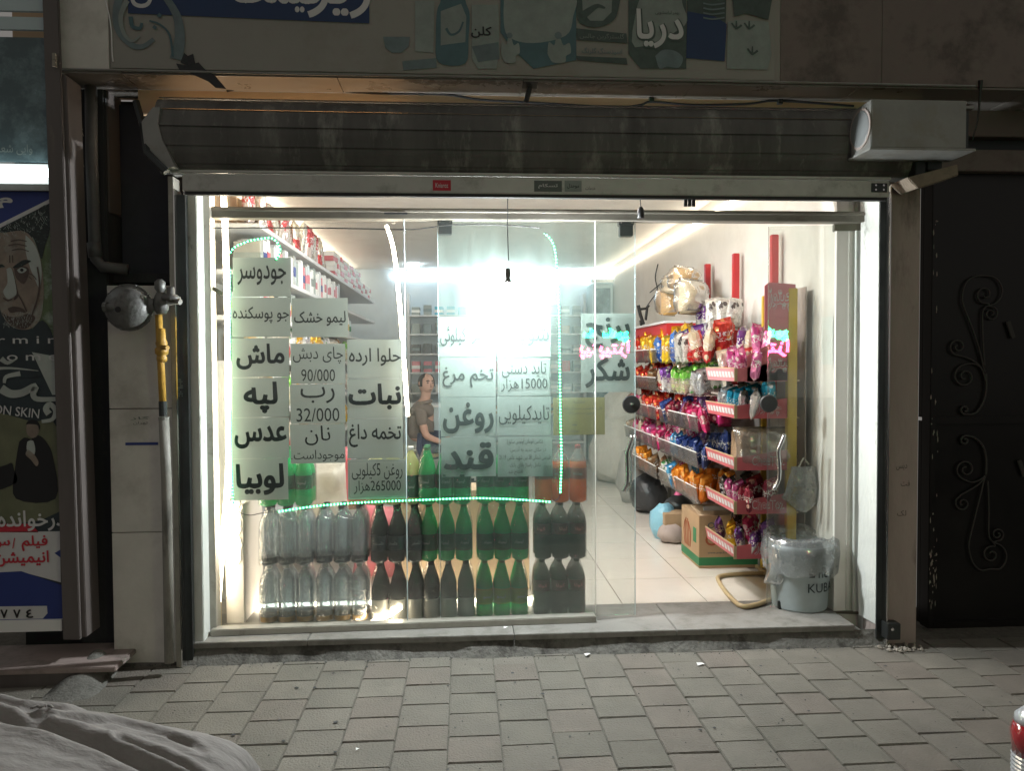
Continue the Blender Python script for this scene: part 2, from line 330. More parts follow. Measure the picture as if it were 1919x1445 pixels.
# ------------------------------------------------------------------ Persian lettering
JO = {}
for s_, b_, n_ in [('ا', 0xFE8D, 2), ('آ', 0xFE81, 2), ('ب', 0xFE8F, 4), ('ت', 0xFE95, 4), ('ج', 0xFE9D, 4), ('ح', 0xFEA1, 4), ('خ', 0xFEA5, 4), ('د', 0xFEA9, 2), ('ر', 0xFEAD, 2), ('ز', 0xFEAF, 2), ('س', 0xFEB1, 4), ('ش', 0xFEB5, 4), ('ط', 0xFEC1, 4), ('ع', 0xFEC9, 4), ('غ', 0xFECD, 4), ('ف', 0xFED1, 4), ('ق', 0xFED5, 4), ('ل', 0xFEDD, 4), ('م', 0xFEE1, 4), ('ن', 0xFEE5, 4), ('ه', 0xFEE9, 4), ('و', 0xFEED, 2), ('ئ', 0xFE89, 4), ('پ', 0xFB56, 4), ('چ', 0xFB7A, 4), ('ژ', 0xFB8A, 2), ('گ', 0xFB92, 4), ('ک', 0xFB8E, 4), ('ی', 0xFBFC, 4)]: JO[s_] = (b_, n_)
def shape(s):
    if not any(c in JO for c in s): return s
    out = []; i = 0
    while i < len(s):
        c = s[i]
        if c not in JO:
            j = i
            while j < len(s) and s[j] not in JO and s[j] != ' ': j += 1
            if j > i: out.append(s[i:j]); i = j
            else: out.append(c); i += 1
            continue
        b, n = JO[c]; prev = i > 0 and s[i - 1] in JO and JO[s[i - 1]][1] == 4; nxt = n == 4 and i + 1 < len(s) and s[i + 1] in JO
        out.append(chr(b + (3 if prev and nxt else 2 if nxt else 1 if prev else 0))); i += 1
    return ''.join(reversed(out))
def contours(s, res=3):
    cu = bpy.data.curves.new('t', 'FONT'); cu.body = shape(s); cu.resolution_u = res; cu.fill_mode = 'NONE'
    o = bpy.data.objects.new('t', cu); C.objects.link(o); dg = bpy.context.evaluated_depsgraph_get(); me = bpy.data.meshes.new_from_object(o.evaluated_get(dg))
    adj = {}
    for e in me.edges:
        a, b = e.vertices; adj.setdefault(a, []).append(b); adj.setdefault(b, []).append(a)
    seen = set(); loops = []
    for v in range(len(me.vertices)):
        if v in seen or v not in adj: continue
        lp = [v]; seen.add(v); nx = adj[v][0]
        if adj[v][0] != v + 1 and v + 1 in adj[v]: nx = v + 1
        while nx not in seen:
            seen.add(nx); lp.append(nx); c = [q for q in adj[nx] if q not in seen]
            if not c: break
            nx = c[0]
        q = [Vector((me.vertices[i].co.x, me.vertices[i].co.y)) for i in lp]
        q = [p for k, p in enumerate(q) if (p - q[k - 1]).length > 1e-5]
        if len(q) > 2: loops.append(q)
    bpy.data.objects.remove(o); bpy.data.curves.remove(cu); bpy.data.meshes.remove(me); return loops
def area(p): return .5 * sum(p[i - 1].x * p[i].y - p[i].x * p[i - 1].y for i in range(len(p)))
def inside(pt, p):
    c = False
    for i in range(len(p)):
        a, b = p[i - 1], p[i]
        if (a.y > pt.y) != (b.y > pt.y) and pt.x < (b.x - a.x) * (pt.y - a.y) / (b.y - a.y) + a.x: c = not c
    return c
def embolden(p, d):
    out = []; n = len(p)
    for i in range(n):
        a = (p[i] - p[i - 1]); b = (p[(i + 1) % n] - p[i]); a.normalize(); b.normalize()
        t = a + b
        if t.length < .2: t = b.copy()
        t.normalize(); out.append(p[i] + Vector((t.y, -t.x)) * d)
    return out
def lettering(s, w_, h_=None, bold=0, loops=None):
    """flat letters centred on the origin in the x-z plane, fitted into w_ by h_ (non-zero winding, filled strip by strip)"""
    lp = contours(s)
    if bold:
        ar = [area(p) for p in lp]; new = []
        for i, p in enumerate(lp):
            up = [j for j in range(len(lp)) if j != i and abs(ar[j]) > abs(ar[i]) and ar[j] * ar[i] < 0 and inside(p[0], lp[j])]
            sg = (1 if ar[up[0]] > 0 else -1) if up else (1 if ar[i] > 0 else -1)
            new.append(embolden(p, bold * sg))
        lp = new
    xs = [q.x for p in lp for q in p]; ys = [q.y for p in lp for q in p]
    x0, y0 = min(xs), min(ys); W_ = max(xs) - x0; H_ = max(ys) - y0; cx, cyy = x0 + W_ / 2, y0 + H_ / 2
    sx = w_ / W_; sz = sx if h_ is None else h_ / H_
    if loops: return [[((q.x - cx) * sx, (q.y - cyy) * sz) for q in p] for p in lp]
    E_ = []
    for p in lp:
        for i in range(len(p)):
            a, b = p[i - 1], p[i]
            if a.y != b.y: E_.append((a.x, a.y, b.x, b.y, 1) if a.y < b.y else (b.x, b.y, a.x, a.y, -1))
    n = 56 if w_ > .06 else 26; mb = MB(); st = H_ / n
    for k in range(n):
        ya = y0 + st * k; yb = ya + st; ym = ya + st / 2; cr = []
        for e in E_:
            if e[1] <= ym < e[3]:
                g = (e[2] - e[0]) / (e[3] - e[1]); lim = abs(g) * st / 2
                xm = e[0] + (ym - e[1]) * g; d = max(-.03, min(.03, g * st / 2)); cr.append((xm, xm - d, xm + d, e[4]))
        cr.sort(); wn = 0
        for c in cr:
            if wn == 0: st_ = c
            wn += c[3]
            if wn == 0:
                q = [(st_[1], ya), (c[1], ya), (c[2], yb), (st_[2], yb)]
                mb.add([((x - cx) * sx, 0, (z - cyy) * sz) for x, z in q], [(0, 1, 2, 3)])
    return mb
def put_text(s, parent, x, y, z, w_, h_=None, bold=0, m='ink', name='lettering', rot=(0, 0, 0), label=None):
    return obj(name, lettering(s, w_, h_, bold), m, parent, loc=(x, y, z), rot=rot, label=label)

def poly(name, pxs, y, m, parent, rd=False):    # flat printed patch on plane y
    pts = [at(a, b, y) for a, b in pxs]; mb = MB()
    if rd: pts = smooth(pts + pts[:1], 4)[:-1]; n = len(pts)
    tr = tessellate_polygon([[Vector((p.x, p.z, 0)) for p in pts]])
    mb.add([(p.x, y, p.z) for p in pts], tr); return obj(name, mb, m, parent)
def stroke(name, pxs, y, wpx, m, parent):       # printed ribbon along a path
    P = smooth([at(a, b, y) for a, b in pxs], 4); mb = MB(); vs = []; n = len(P)
    for i, p in enumerate(P):
        t = (P[min(i + 1, n - 1)] - P[max(i - 1, 0)]).normalized(); nn = Vector((-t.z, 0, t.x)); u = i / (n - 1)
        ww = (wpx if not isinstance(wpx, (tuple, list)) else wpx[0] * (1 - u) + wpx[1] * u) / 380 * .5
        vs += [p + nn * ww, p - nn * ww]
    mb.add(vs, [(2 * i, 2 * i + 1, 2 * i + 3, 2 * i + 2) for i in range(n - 1)]); return obj(name, mb, m, parent)
def smooth(P, k=3):                              # Catmull-Rom
    P = [Vector(p) for p in P]; out = []
    for i in range(len(P) - 1):
        a, b, c, d = P[max(i - 1, 0)], P[i], P[i + 1], P[min(i + 2, len(P) - 1)]
        for j in range(k):
            t = j / k; out.append(.5 * ((2 * b) + (c - a) * t + (2 * a - 5 * b + 4 * c - d) * t * t + (3 * b - a - 3 * c + d) * t ** 3))
    return out + [P[-1]]

# ================================================================== SETTING
FL = .10                       # shop floor height
XR, XL, YB, CE = 2.06, -1.62, 6.9, 2.83
pave = struct('pavement', MB().box(-7, 7, -2.2, .4, -.2, -.007), 'joint')
street = struct('street', MB().box(-40, 40, -30, -2.2, -.25, -.03), 'asphalt')
# pavers, one object each, 20 cm concrete slabs in staggered columns
pv = []
for k in range(4):
    for j in range(3):
        mb = MB(); mb.box(-.102, .102, -.0988, .0988, -.05, 0)
        me = mb.mesh('paver', f'paver{k}', bevel=.003)
        for v in me.vertices: v.co.z += noise.noise(Vector((v.co.x * 9, v.co.y * 9, k + j * 3.3))) * .0025; v.co.x += noise.noise(Vector((v.co.x * 20, j, k))) * .003
        pv.append(me)
xj = atz(839, 1406, 0).x
offs = {}
for i in range(-13, 16):
    off = (.1 if i % 2 else 0) + rnd.uniform(-.02, .02)
    for j in range(8):
        y = -.33 + off - j * .2035
        if y > -.29: continue
        offs[i] = max(offs.get(i, -9), y)
        k = rnd.choice([0, 0, 1, 1, 2, 3]) if i != 4 else 3
        o = link('paver', pv[k * 3 + rnd.randrange(3)], pave, (xj + .1045 + i * .2095, y, rnd.uniform(-.0016, .0016)), (rnd.uniform(-.004, .004), rnd.uniform(-.004, .004), rnd.uniform(-.008, .008)))
# cut row against the sill
for i in range(-13, 16):
    if i in offs:
        y0 = offs[i] + .1018; y1 = -.15
        if y1 - y0 > .02: obj('paver', MB().box(-.1015, .1015, y0 - (y0 + y1) / 2, y1 - (y0 + y1) / 2, -.05, 0), f'paver{rnd.choice([0, 1, 2])}', pave, bevel=.003, loc=(xj + .1045 + i * .2095, (y0 + y1) / 2, rnd.uniform(-.004, .001)))

# threshold: mortar riser with a stone slab
sl = struct('threshold', MB().box(-1.66, 2.1, -.17, .0, -.05, FL - .03), 'cement')
rr = MB(); n = 40                                   # rough mortar lip at the foot
vs = []
for i in range(n + 1):
    x = -1.9 + 4.1 * i / n; a = .02 + .02 * noise.noise(Vector((x * 3, 0, 0))) + .012 * noise.noise(Vector((x * 11, 5, 0)))
    vs += [(x, -.165, FL - .035 + a * .3), (x, -.18 - a * .6, .02 + a * .4), (x, -.2 - a, -.006)]
rr.add(vs, [(3 * i + k, 3 * i + k + 1, 3 * i + k + 4, 3 * i + k + 3) for i in range(n) for k in (0, 1)])
obj('mortar', rr, 'cement', sl)
for a, b in ((-1.64, -.8), (-.796, .25), (.254, 1.1), (1.104, 2.06)):
    obj('sill_slab', MB().box(a, b, -.185, .27, FL - .03, FL), 'sill', sl, bevel=.003)

# shop room
fl = struct('shop_floor', MB().box(XL, XR, .27, YB, -.1, FL - .008), 'grout')
tm = MB().box(-.248, .248, -.248, .248, -.01, 0).mesh('tile', 'tile', bevel=.0015)
for i in range(7):
    for j in range(14):
        x = XL + .25 + i * .502
        if x < -1.3: continue
        link('tile', tm, fl, (x + .02, .52 + j * .502, FL + rnd.uniform(-.0004, .0004)))
struct('shop_wall_right', MB().box(XR, XR + .25, .05, YB, 0, CE + .1), 'plaster')
struct('shop_wall_left', MB().box(XL - .25, XL, .3, YB, 0, CE + .1), 'plaster')
struct('shop_wall_back', MB().box(XL - .25, XR + .25, YB, YB + .25, 0, CE + .1), 'plasterblue')
struct('shop_ceiling', MB().box(XL - .25, XR + .25, .25, YB + .25, CE, CE + .1), 'plaster')

# ================================================================== FACADE
# left pillar: stone slab, dark back recess, light trim with chrome guide
lp = thing('stone_pillar', 'pale grey stone pillar left of the shop window behind the gas meter', 'pillar', (-1.8, -.1, 0))
def P(o, dx, parent):          # part kept in world coordinates under its thing
    o.parent = parent; o.matrix_parent_inverse = Matrix.Translation(-Vector(parent.location)); return o
x0, x1, _, _, z0, z1 = pb(200, 535, 340, 1228, -.2, 0)
zm = at(270, 766, -.2).z; zn = at(270, 998, -.2).z
for a, b in ((-.02, zn - .002), (zn + .002, zm - .002), (zm + .002, z0)):
    P(obj('stone_slab', MB().box(x0, x1 - .005, -.2, -.165, a, b), 'stone', bevel=.002), 0, lp)
P(obj('core', MB().box(x0 + .01, x1 - .01, -.165, .3, 0, z0 - .01), 'cement'), 0, lp)
bl = at(235, 832, -.203); br = at(296, 833, -.203)
P(obj('paint_mark', MB().box(bl.x, br.x, -.2035, -.2005, bl.z - .007, bl.z + .006), 'blueprint'), 0, lp)
for s_, px, py, ww in (('گاز', 262, 784, .09), ('تهران', 263, 793, .07)):
    q = at(px, py, -.203); P(put_text(s_, None, q.x, -.2025, q.z, ww, .018, .0, 'inksoft', 'scribble'), 0, lp)

x0, x1, _, _, z0, z1 = pb(314, 330, 343, 1236, -.24, 0)
tl = thing('guide_post', 'narrow grey upright trim with chrome edge at the left of the shop opening', 'post', (x0, -.24, 0))
P(obj('trim_board', MB().box(x0, x1 - .006, -.24, -.15, 0, z0), 'aluframe', bevel=.002), 0, tl)
P(obj('chrome_edge', MB().box(x1 - .006, x1, -.247, -.15, 0, z0 - .06), 'chrome'), 0, tl)
P(obj('guide_channel', MB().box(x1, x1 + .034, -.2, -.17, .02, z0 - .08), 'gunmetal'), 0, tl)
q = at(335, 728, -.242)
st = MB()
for i in range(5):
    for j in range(9):
        if rnd.random() < .7: st.box(q.x - .016 + i * .007, q.x - .011 + i * .007, -.2415, -.2405, q.z - .04 + j * .01, q.z - .034 + j * .01)
P(obj('stencil_mark', st, 'inksoft'), 0, tl)
x0 = at(355, 700, -.165).x; x1 = at(374, 700, -.16).x
rv = thing('left_reveal', 'whitewashed upright reveal between the shutter guide and the window frame', 'wall', (x0, -.1, 0))
P(obj('plaster_strip', MB().box(x0, x1, -.16, .05, FL - .02, 2.6), 'reveal', bevel=.004), 0, rv)

# right side
xc0 = at(1664, 700, -.24).x; xw0 = at(1616, 700, -.03).x
rp = thing('stone_jamb', 'grey brown stone jamb between the shop opening and the dark gate', 'pillar', (xc0, -.2, 0))
xg = at(1722, 700, -.2).x
P(obj('jamb_slab', MB().box(xc0 + .006, xg, -.2, .2, 0, 2.44), 'stonedark', bevel=.003), 0, rp)
P(obj('chrome_edge', MB().box(xc0, xc0 + .006, -.247, -.2, 0, 2.4), 'chrome'), 0, rp)
P(obj('guide_channel', MB().box(xc0 - .026, xc0, -.2, -.188, .03, 2.38), 'gunmetal'), 0, rp)
pe = MB()
for i in range(46):
    z = rnd.uniform(.1, 2.3); a = rnd.uniform(.004, .013)
    pe.add([(xg - .01 + rnd.uniform(0, .05), -.2005 - i * .00002, z + dz) for dz in (0, .01)] + [(xg - .012 + rnd.uniform(0, .02), -.2005 - i * .00002, z + .02 + a)], [(0, 1, 2)])
for s_, px, py, ww in (('دیس', 1690, 876, .06), ('فت', 1697, 906, .05), ('لک', 1690, 962, .05)):
    q = at(px, py, -.203); P(put_text(s_, None, q.x, -.2015, q.z, ww, .03, .0, 'brownmetal', 'scribble'), 0, rp)
rw = thing('right_reveal', 'whitewashed chipped plaster reveal right of the glass door', 'wall', (xw0, -.1, 0))
rv2 = MB(); n = 30; a = []
xw1 = at(1655, 700, -.19).x
for i in range(n + 1):
    z = FL - .01 + (2.5) * i / n; e = .006 * noise.noise(Vector((z * 4, 1, 0))) + (.03 * max(0, .25 - z) if z < .25 else 0)
    a += [(xw0 + e, .0, z), (xw0 + e + .004, -.012, z), (xw1 - .002, -.19, z), (xw1, -.185, z)]
rv2.add(a, [(4 * i + k, 4 * i + k + 1, 4 * i + k + 5, 4 * i + k + 4) for i in range(n) for k in range(3)])
P(obj('plaster_face', rv2, 'reveal'), 0, rw)
P(obj('wall_core', MB().box(xw0 + .03, xc0 + .02, .0, .25, 0, 2.6), 'reveal'), 0, rw)
xa = at(1586, 700, .06).x
xm = at(1599, 700, .05).x
P(obj('inner_post', MB().box(xa, xm, .046, .12, FL, 2.62), 'stone', bevel=.003), 0, rw)
P(obj('inner_post', MB().box(xm + .001, xw0 + .03, .03, .12, FL, 2.62), 'reveal', bevel=.003), 0, rw)

# bottom latch of the shutter by the right jamb
x0, x1, _, _, z0, z1 = pb(1664, 1170, 1688, 1200, -.27, 0)
lt = thing('lock_box', 'small black metal lock box at the foot of the right shutter guide', 'lock', (x0, -.27, z1))
P(obj('case', MB().box(x0, x1, -.27, -.205, z1, z0), 'gunmetal', bevel=.003), 0, lt)
q = at(1672, 1180, -.272); P(obj('bolt', MB().lathe([(.009, -.276), (.009, -.268)], 10, (q.x, 0, q.z), 'y'), 'chrome'), 0, lt)
cr = MB()
for i in range(40):
    q = at(rnd.uniform(1640, 1720), rnd.uniform(1196, 1218), -.26); r_ = rnd.uniform(.004, .014); z = .006
    cr.lathe([(0, z - r_), (r_, z), (r_ * .6, z + r_ * .7), (0, z + r_)], 5, (q.x + rnd.uniform(-.03, .03), -.26 + rnd.uniform(-.06, .05), 0))
o = obj('plaster_crumbs', cr, 'peel'); tag(o, 'loose plaster crumbs at the foot of the right jamb', 'rubble'); o['kind'] = 'stuff'

# ------------------------------------------------------------------ roller shutter
xs0 = at(288, 260, -.32).x; xs1 = at(1742, 260, -.32).x
rs = thing('roller_shutter', 'rolled up grey metal roller shutter above the shop window', 'shutter', ((xs0 + xs1) / 2, -.27, 2.39))
RC = (-.205, 2.61); RR = .19; RY = .115
NA = 7; A0, A1 = R(118), R(-72)
def slatmesh(a0, a1):
    mb = MB(); prof = []
    for k in range(5):
        t = k / 4; a = a0 + (a1 - a0) * t; r_ = RR + .0025 * math.sin(math.pi * t) + (.005 if k == 4 else 0) - (.003 if k == 0 else 0)
        prof.append((RC[0] - (r_ - RR + RY) * math.cos(a), RC[1] + r_ * math.sin(a)))
    n = 24; vs = []
    for i in range(n + 1):
        x = xs0 + (xs1 - xs0) * i / n
        for (y, z) in prof:
            dd = .0022 * noise.noise(Vector((x * 3, z * 9, a0 * 5))); vs.append((x, y + dd, z + dd * .5 - .006 * math.sin(math.pi * i / n)))
    mb.add(vs, [(5 * i + k, 5 * i + k + 1, 5 * i + k + 6, 5 * i + k + 5) for i in range(n) for k in range(4)]); return mb
for i in range(NA):
    a = A0 + (A1 - A0) * i / NA; b = A0 + (A1 - A0) * (i + 1) / NA - .04
    P(obj('slat', slatmesh(a, b), 'slat', smooth=True), 0, rs)
P(obj('barrel', MB().lathe([(.1, xs0), (.1, xs1)], 24, (0, RC[0], RC[1]), 'x'), 'black'), 0, rs)
# curtain panel below the roll + bottom rail
for k, (pa, pbm) in enumerate(((305, 322), (324, 331))):
    x0, x1, _, _, z0, z1 = pb(318, pa - 2, 1705 if k == 0 else 1672, pbm, -.285, 0)
    P(obj('slat', MB().box(x0, x1, -.285 + k * .006, -.26, z1, z0), 'slat' if k == 0 else 'alu', bevel=.003), 0, rs)
x0, x1, _, _, z0, z1 = pb(341, 331, 1667, 364, -.29, 0)
zc = at(960, 331, -.29).z; zb = at(960, 363, -.29).z
P(obj('bottom_rail', MB().box(x0, x1, -.29, -.25, zb, zc), 'alu', bevel=.004), 0, rs)
P(obj('seal', MB().box(x0 + .01, x1 - .01, -.285, -.255, zb - .016, zb), 'rubber'), 0, rs)
for px0, py0, px1, py1, m, tx, tm_ in ((811, 337, 845, 357, 'redprint', 'Kniaroz', 'whiteprint'), (1001, 338, 1053, 359, 'inksoft', 'تسکام', 'whiteprint'), (1058, 338, 1090, 359, 'tealpale', 'موحدل', 'ink'), (1093, 344, 1120, 360, 'alu', 'خدمات', 'inksoft')):
    x0, x1, _, _, z0, z1 = pb(px0, py0, px1, py1, -.291, 0)
    s_ = P(obj('sticker', MB().box(x0, x1, -.2915, -.2902, z1, z0), m), 0, rs)
    t_ = put_text(tx, None, (x0 + x1) / 2, -.2918, (z0 + z1) / 2, (x1 - x0) * .7, (z0 - z1) * .45, .01, tm_); t_.parent = s_
x0, x1, _, _, z0, z1 = pb(1633, 343, 1662, 360, -.291, 0)
hb = P(obj('hinge_plate', MB().box(x0, x1, -.296, -.29, z1, z0), 'gunmetal', bevel=.001), 0, rs)
for i in (.25, .75):
    for j in (.25, .75):
        s_ = obj('screw', MB().lathe([(.005, -.299), (.005, -.296)], 8, (x0 + (x1 - x0) * i, 0, z1 + (z0 - z1) * j), 'y'), 'chrome'); s_.parent = hb
x0, x1, _, _, z0, z1 = pb(1280, 371, 1302, 388, -.25, 0)
for i in range(3):
    a = x0 + (x1 - x0) * i / 3
    P(obj('brush', MB().box(a, a + .017, -.27, -.262, z1, zb - .017), 'rubber'), 0, rs)
# end bracket left (curved pale plate)
ep = MB(); prof = [(265, 228), (286, 200), (300, 200), (296, 232), (304, 262), (318, 290), (328, 312), (306, 316), (285, 300), (270, 270)]
ep.prism([(at(a, b, -.33).x, at(a, b, -.33).z) for a, b in prof], -.332, -.15)
P(obj('end_bracket', ep, 'galv', bevel=.002), 0, rs)
P(obj('bracket_arm', MB().tube([at(255, 190, -.2), at(268, 235, -.24), at(275, 285, -.34), at(312, 322, -.36)], .018, 6), 'gunmetal'), 0, rs)
# wooden wedge under the right end
ww_ = MB().prism([(at(a, b, -.4).x, at(a, b, -.4).z) for a, b in ((1700, 332), (1795, 307), (1797, 328), (1720, 352))], -.4, -.24)
tag(obj('wooden_wedge', ww_, 'corkwood', bevel=.004), 'tilted pale wooden wedge under the right end of the shutter roll', 'wedge')
dk = MB()
for a, b, c, d in ((1716, 286, 1735, 330), (1738, 284, 1766, 318)): x0, x1, _, _, z0, z1 = pb(a, b, c, d, -.33, 0); dk.box(x0, x1, -.33, -.15, z1, z0)
tag(obj('bearing_bracket', dk, 'gunmetal', bevel=.004), 'dark bearing bracket holding the right end of the shutter roll', 'bracket')

mat('ventgrey', (.2, .21, .21), .5, var=.1)
# motor box
yf, yb = -.52, -.33
x0 = at(1633, 190, yf).x; x1 = at(1812, 190, yf).x; zt = at(1700, 186, yf).z; zb2 = at(1700, 277, yf).z
mbx = thing('metal_box', 'pale grey sheet metal box with round vent at the right end of the shutter', 'box', ((x0 + x1) / 2, yf, zb2))
P(obj('housing', MB().box(x0, x1, yf, yb, zb2, zt), 'galv', bevel=.004), 0, mbx)
P(obj('base_flange', MB().box(x0 - .012, x1 + .04, yf - .012, yb + .01, zb2 - .012, zb2 - .001), 'galv', bevel=.002), 0, mbx)
q = atx(1612, 238, x0 - .001)
v = MB().lathe([(.098, x0 - .006), (.098, x0 - .001)], 24, (0, (yf + yb) / 2, (zt + zb2) / 2), 'x')
P(obj('vent_ring', v, 'stonedark'), 0, mbx)
v = MB().lathe([(0, x0 - .012), (.082, x0 - .009), (.086, x0 - .006)], 24, (0, (yf + yb) / 2, (zt + zb2) / 2), 'x')
P(obj('vent_disc', v, 'ventgrey'), 0, mbx)
P(obj('side_tab', MB().box(x1 + .0, x1 + .05, yf + .02, yb - .02, zt - .03, zt - .018), 'galv'), 0, mbx)
P(obj('back_plate', MB().box(x1 + .002, x1 + .03, yf + .03, yb, zb2 + .01, zt - .04), 'gunmetal'), 0, mbx)

# ------------------------------------------------------------------ sign box and soffit
YS = -.3
zs = at(960, 146, YS).z; xsl = at(108, 140, YS).x
fw = tag(obj('facade_wall', MB().box(-2.3, 6, .06, .3, 2.955, 7), 'warmwall'), 'plain rendered house wall rising above the shop ceiling line behind the sign box', 'wall')
obj('lintel', MB().box(-1.62, 2.45, -.085, -.05, 2.76, zs - .013), 'warmwall', fw)
sb = thing('sign_box', 'projecting shop sign box faced with a faded printed banner', 'sign', (0, YS, zs))
P(obj('casing', MB().box(xsl, 6, YS + .003, .055, zs, zs + 1.6), 'banner'), 0, sb)
xb0 = at(208, 60, YS).x; xb1 = at(1452, 60, YS).x
bm_ = MB(); n = 60; vs = []
for i in range(n + 1):
    x = xb0 + (xb1 - xb0) * i / n; e = .0022 * noise.noise(Vector((x * 2.2, 3, 0)))
    vs += [(x, YS - .004 - abs(e), zs + .012 + .006 * abs(noise.noise(Vector((x * 5, 0, 0))))), (x, YS - .003 + e * .3, zs + .3), (x, YS - .003, zs + .8)]
bm_.add(vs, [(3 * i + k, 3 * i + k + 1, 3 * i + k + 4, 3 * i + k + 3) for i in range(n) for k in (0, 1)])
ban = P(obj('printed_banner', bm_, 'banner', smooth=True), 0, sb)
P(obj('torn_edge', MB().tube(smooth([at(a, b, YS - .008) for a, b in ((198, 0), (205, 30), (209, 60), (210, 95), (212, 115))], 3), .003, 5), 'white'), 0, sb)
P(obj('end_panel', MB().box(xsl - .004, xb0 - .01, YS - .004, YS + .002, zs - .002, zs + 1.4), 'stone', bevel=.001), 0, sb)
x5 = at(1470, 60, YS).x
P(obj('brown_panel', MB().box(xb1 + .03, x5 + .5, YS - .002, YS + .002, zs, zs + 1.2), 'pinkstone'), 0, sb)
P(obj('brown_panel', MB().box(x5 + .504, 5, YS - .002, YS + .002, zs, zs + 1.2), 'pinkstone'), 0, sb)
P(obj('edge_bead', MB().tube([(xsl, YS - .006, zs + .002), (xsl + 1.2, YS - .007, zs - .001), (1.2, YS - .006, zs + .003), (2.6, YS - .006, zs)], .006, 6), 'galv'), 0, sb)
P(obj('soffit_panel', MB().box(xsl, at(275, 170, 0).x, YS, .05, zs - .012, zs - .002), 'marble'), 0, sb)
for a, b in ((at(275, 170, 0).x + .003, -.6), (-.597, .3), (.303, 1.15), (1.153, 2.0), (2.003, 2.9), (2.903, 6)):
    P(obj('soffit_panel', MB().box(a, b, YS + .004, .05, zs - .012, zs - .002), 'marble', bevel=.001), 0, sb)
def SB(o):      # banner prints are sub-parts
    o.parent = ban; return o
YP = YS - .0075
bar = [(240, -120), (240, 24), (692, 43), (692, -120)]
b_ = SB(poly('blue_bar', bar, YP, 'navy', None))
q = at(635, -14, YP); SB(put_text('زیر', None, q.x, YP - .001, q.z, .3, .24, .015, 'whiteprint'))
q = at(535, -18, YP); SB(put_text('قیمت', None, q.x - .04, YP - .001, q.z, .42, .2, .015, 'whiteprint'))
q = at(265, -12, YP); SB(put_text('ن', None, q.x, YP - .001, q.z, .1, .13, .015, 'whiteprint'))
for i, (pts, ww, m) in enumerate([([(250, -60), (222, 0), (220, 50), (245, 82), (268, 86), (288, 72)], (16, 7), 'teal2'), ([(300, -20), (330, 25), (337, 70), (330, 110)], (10, 22), 'teal2'),
        ([(245, 30), (248, 48), (262, 52), (266, 42)], (8, 5), 'teal'), ([(262, 66), (248, 76), (232, 62), (226, 30), (238, 0)], (3, 10), 'tealpale'), ([(280, 38), (300, 45), (318, 65), (324, 105)], (3, 4), 'teal'), ([(296, 26), (302, 30)], (7, 7), 'teal'), ([(287, 48), (293, 52)], (6, 6), 'teal')]):
    SB(stroke('scroll_print', pts, YP - .0015 - i * .0004, ww, m, None))
# faded product pictures on the banner
def BP(name, pts, m, k=0): return SB(poly(name, pts, YP - .0006 * k, m, None, len(pts) > 6))
BP('cup_print', [(718, 68), (722, 88), (735, 98), (752, 98), (766, 86), (768, 68)], 'teal2')
BP('can_print', [(778, 0), (778, 95), (812, 98), (814, 0)], 'tealpale')
BP('base_print', [(754, 114), (756, 131), (818, 126), (818, 108)], 'teal2', 1)
BP('bottle_print', [(828, -40), (826, 0), (819, 20), (817, 70), (822, 116), (872, 118), (878, 70), (880, 25), (872, 0), (868, -40)], 'teal', 2)
BP('bottle_label_print', [(826, 20), (864, 6), (874, 30), (872, 78), (826, 84)], 'tealpale', 3)
SB(stroke('swirl_print', [(836, 52), (845, 64), (860, 58), (868, 40)], YP - .0025, (5, 3), 'teal', None))
BP('carton_print', [(884, 8), (884, 108), (896, 128), (930, 128), (936, 100), (934, 8)], 'tealpale', 1)
q = at(902, 60, YP); SB(put_text('کلن', None, q.x, YP - .003, q.z, .1, .055, .02, 'black'))
BP('carton_band_print', [(884, 86), (934, 78), (936, 110), (896, 116)], 'teal2', 2)
BP('big_pack_print', [(938, 60), (960, 90), (1000, 128), (1080, 112), (1080, -30), (938, -30)], 'teal', 1)
BP('pack_face_print', [(946, -30), (944, 40), (956, 70), (1000, 80), (1060, 66), (1074, 30), (1076, -30)], 'tealpale', 2)
for sx in (955, 1046):
    k = 1.25 if sx > 1000 else 1
    BP('figure_print', [(sx - 16 * k, 100), (sx - 14 * k, 78), (sx - 6 * k, 84), (sx - 3 * k, 70), (sx + 3 * k, 70), (sx + 8 * k, 84), (sx + 17 * k, 80), (sx + 19 * k, 98), (sx + 12 * k, 104), (sx + 10 * k, 116), (sx - 8 * k, 116)], 'tealpale', 4)
    q = at(sx, 66, YP); SB(obj('head_print', MB().lathe([(0, YP - .0032), (.014 * k, YP - .0031), (.014 * k, YP - .003)], 12, (q.x, 0, q.z), 'y'), 'teal2'))
BP('oval_print', [(1082, -30), (1082, 30), (1095, 46), (1120, 50), (1146, 40), (1158, 20), (1158, -30)], 'greendark', 3)
BP('oval_inner_print', [(1090, -30), (1092, 22), (1106, 38), (1130, 38), (1146, 22), (1148, -30)], 'tealpale', 4)
SB(stroke('swoosh_print', [(1090, 30), (1106, 18), (1120, 10), (1134, 14)], YP - .004, (16, 3), 'greendark', None))
BP('band_print', [(1080, 52), (1174, 62), (1176, 80), (1082, 74)], 'greendark', 3)
BP('band_print', [(1080, 104), (1174, 108), (1176, 120), (1082, 112)], 'greendark', 3)
q = at(1128, 68, YP); SB(put_text('گلسترگرین جالس', None, q.x, YP - .004, q.z, .22, .03, 0, 'tealpale'))
q = at(1128, 96, YP); SB(put_text('اسیدسنگ گلرنگ', None, q.x, YP - .004, q.z, .2, .035, .01, 'teal2'))
BP('powder_pack_print', [(1178, -30), (1178, 100), (1200, 128), (1286, 128), (1286, -30)], 'greendark', 1)
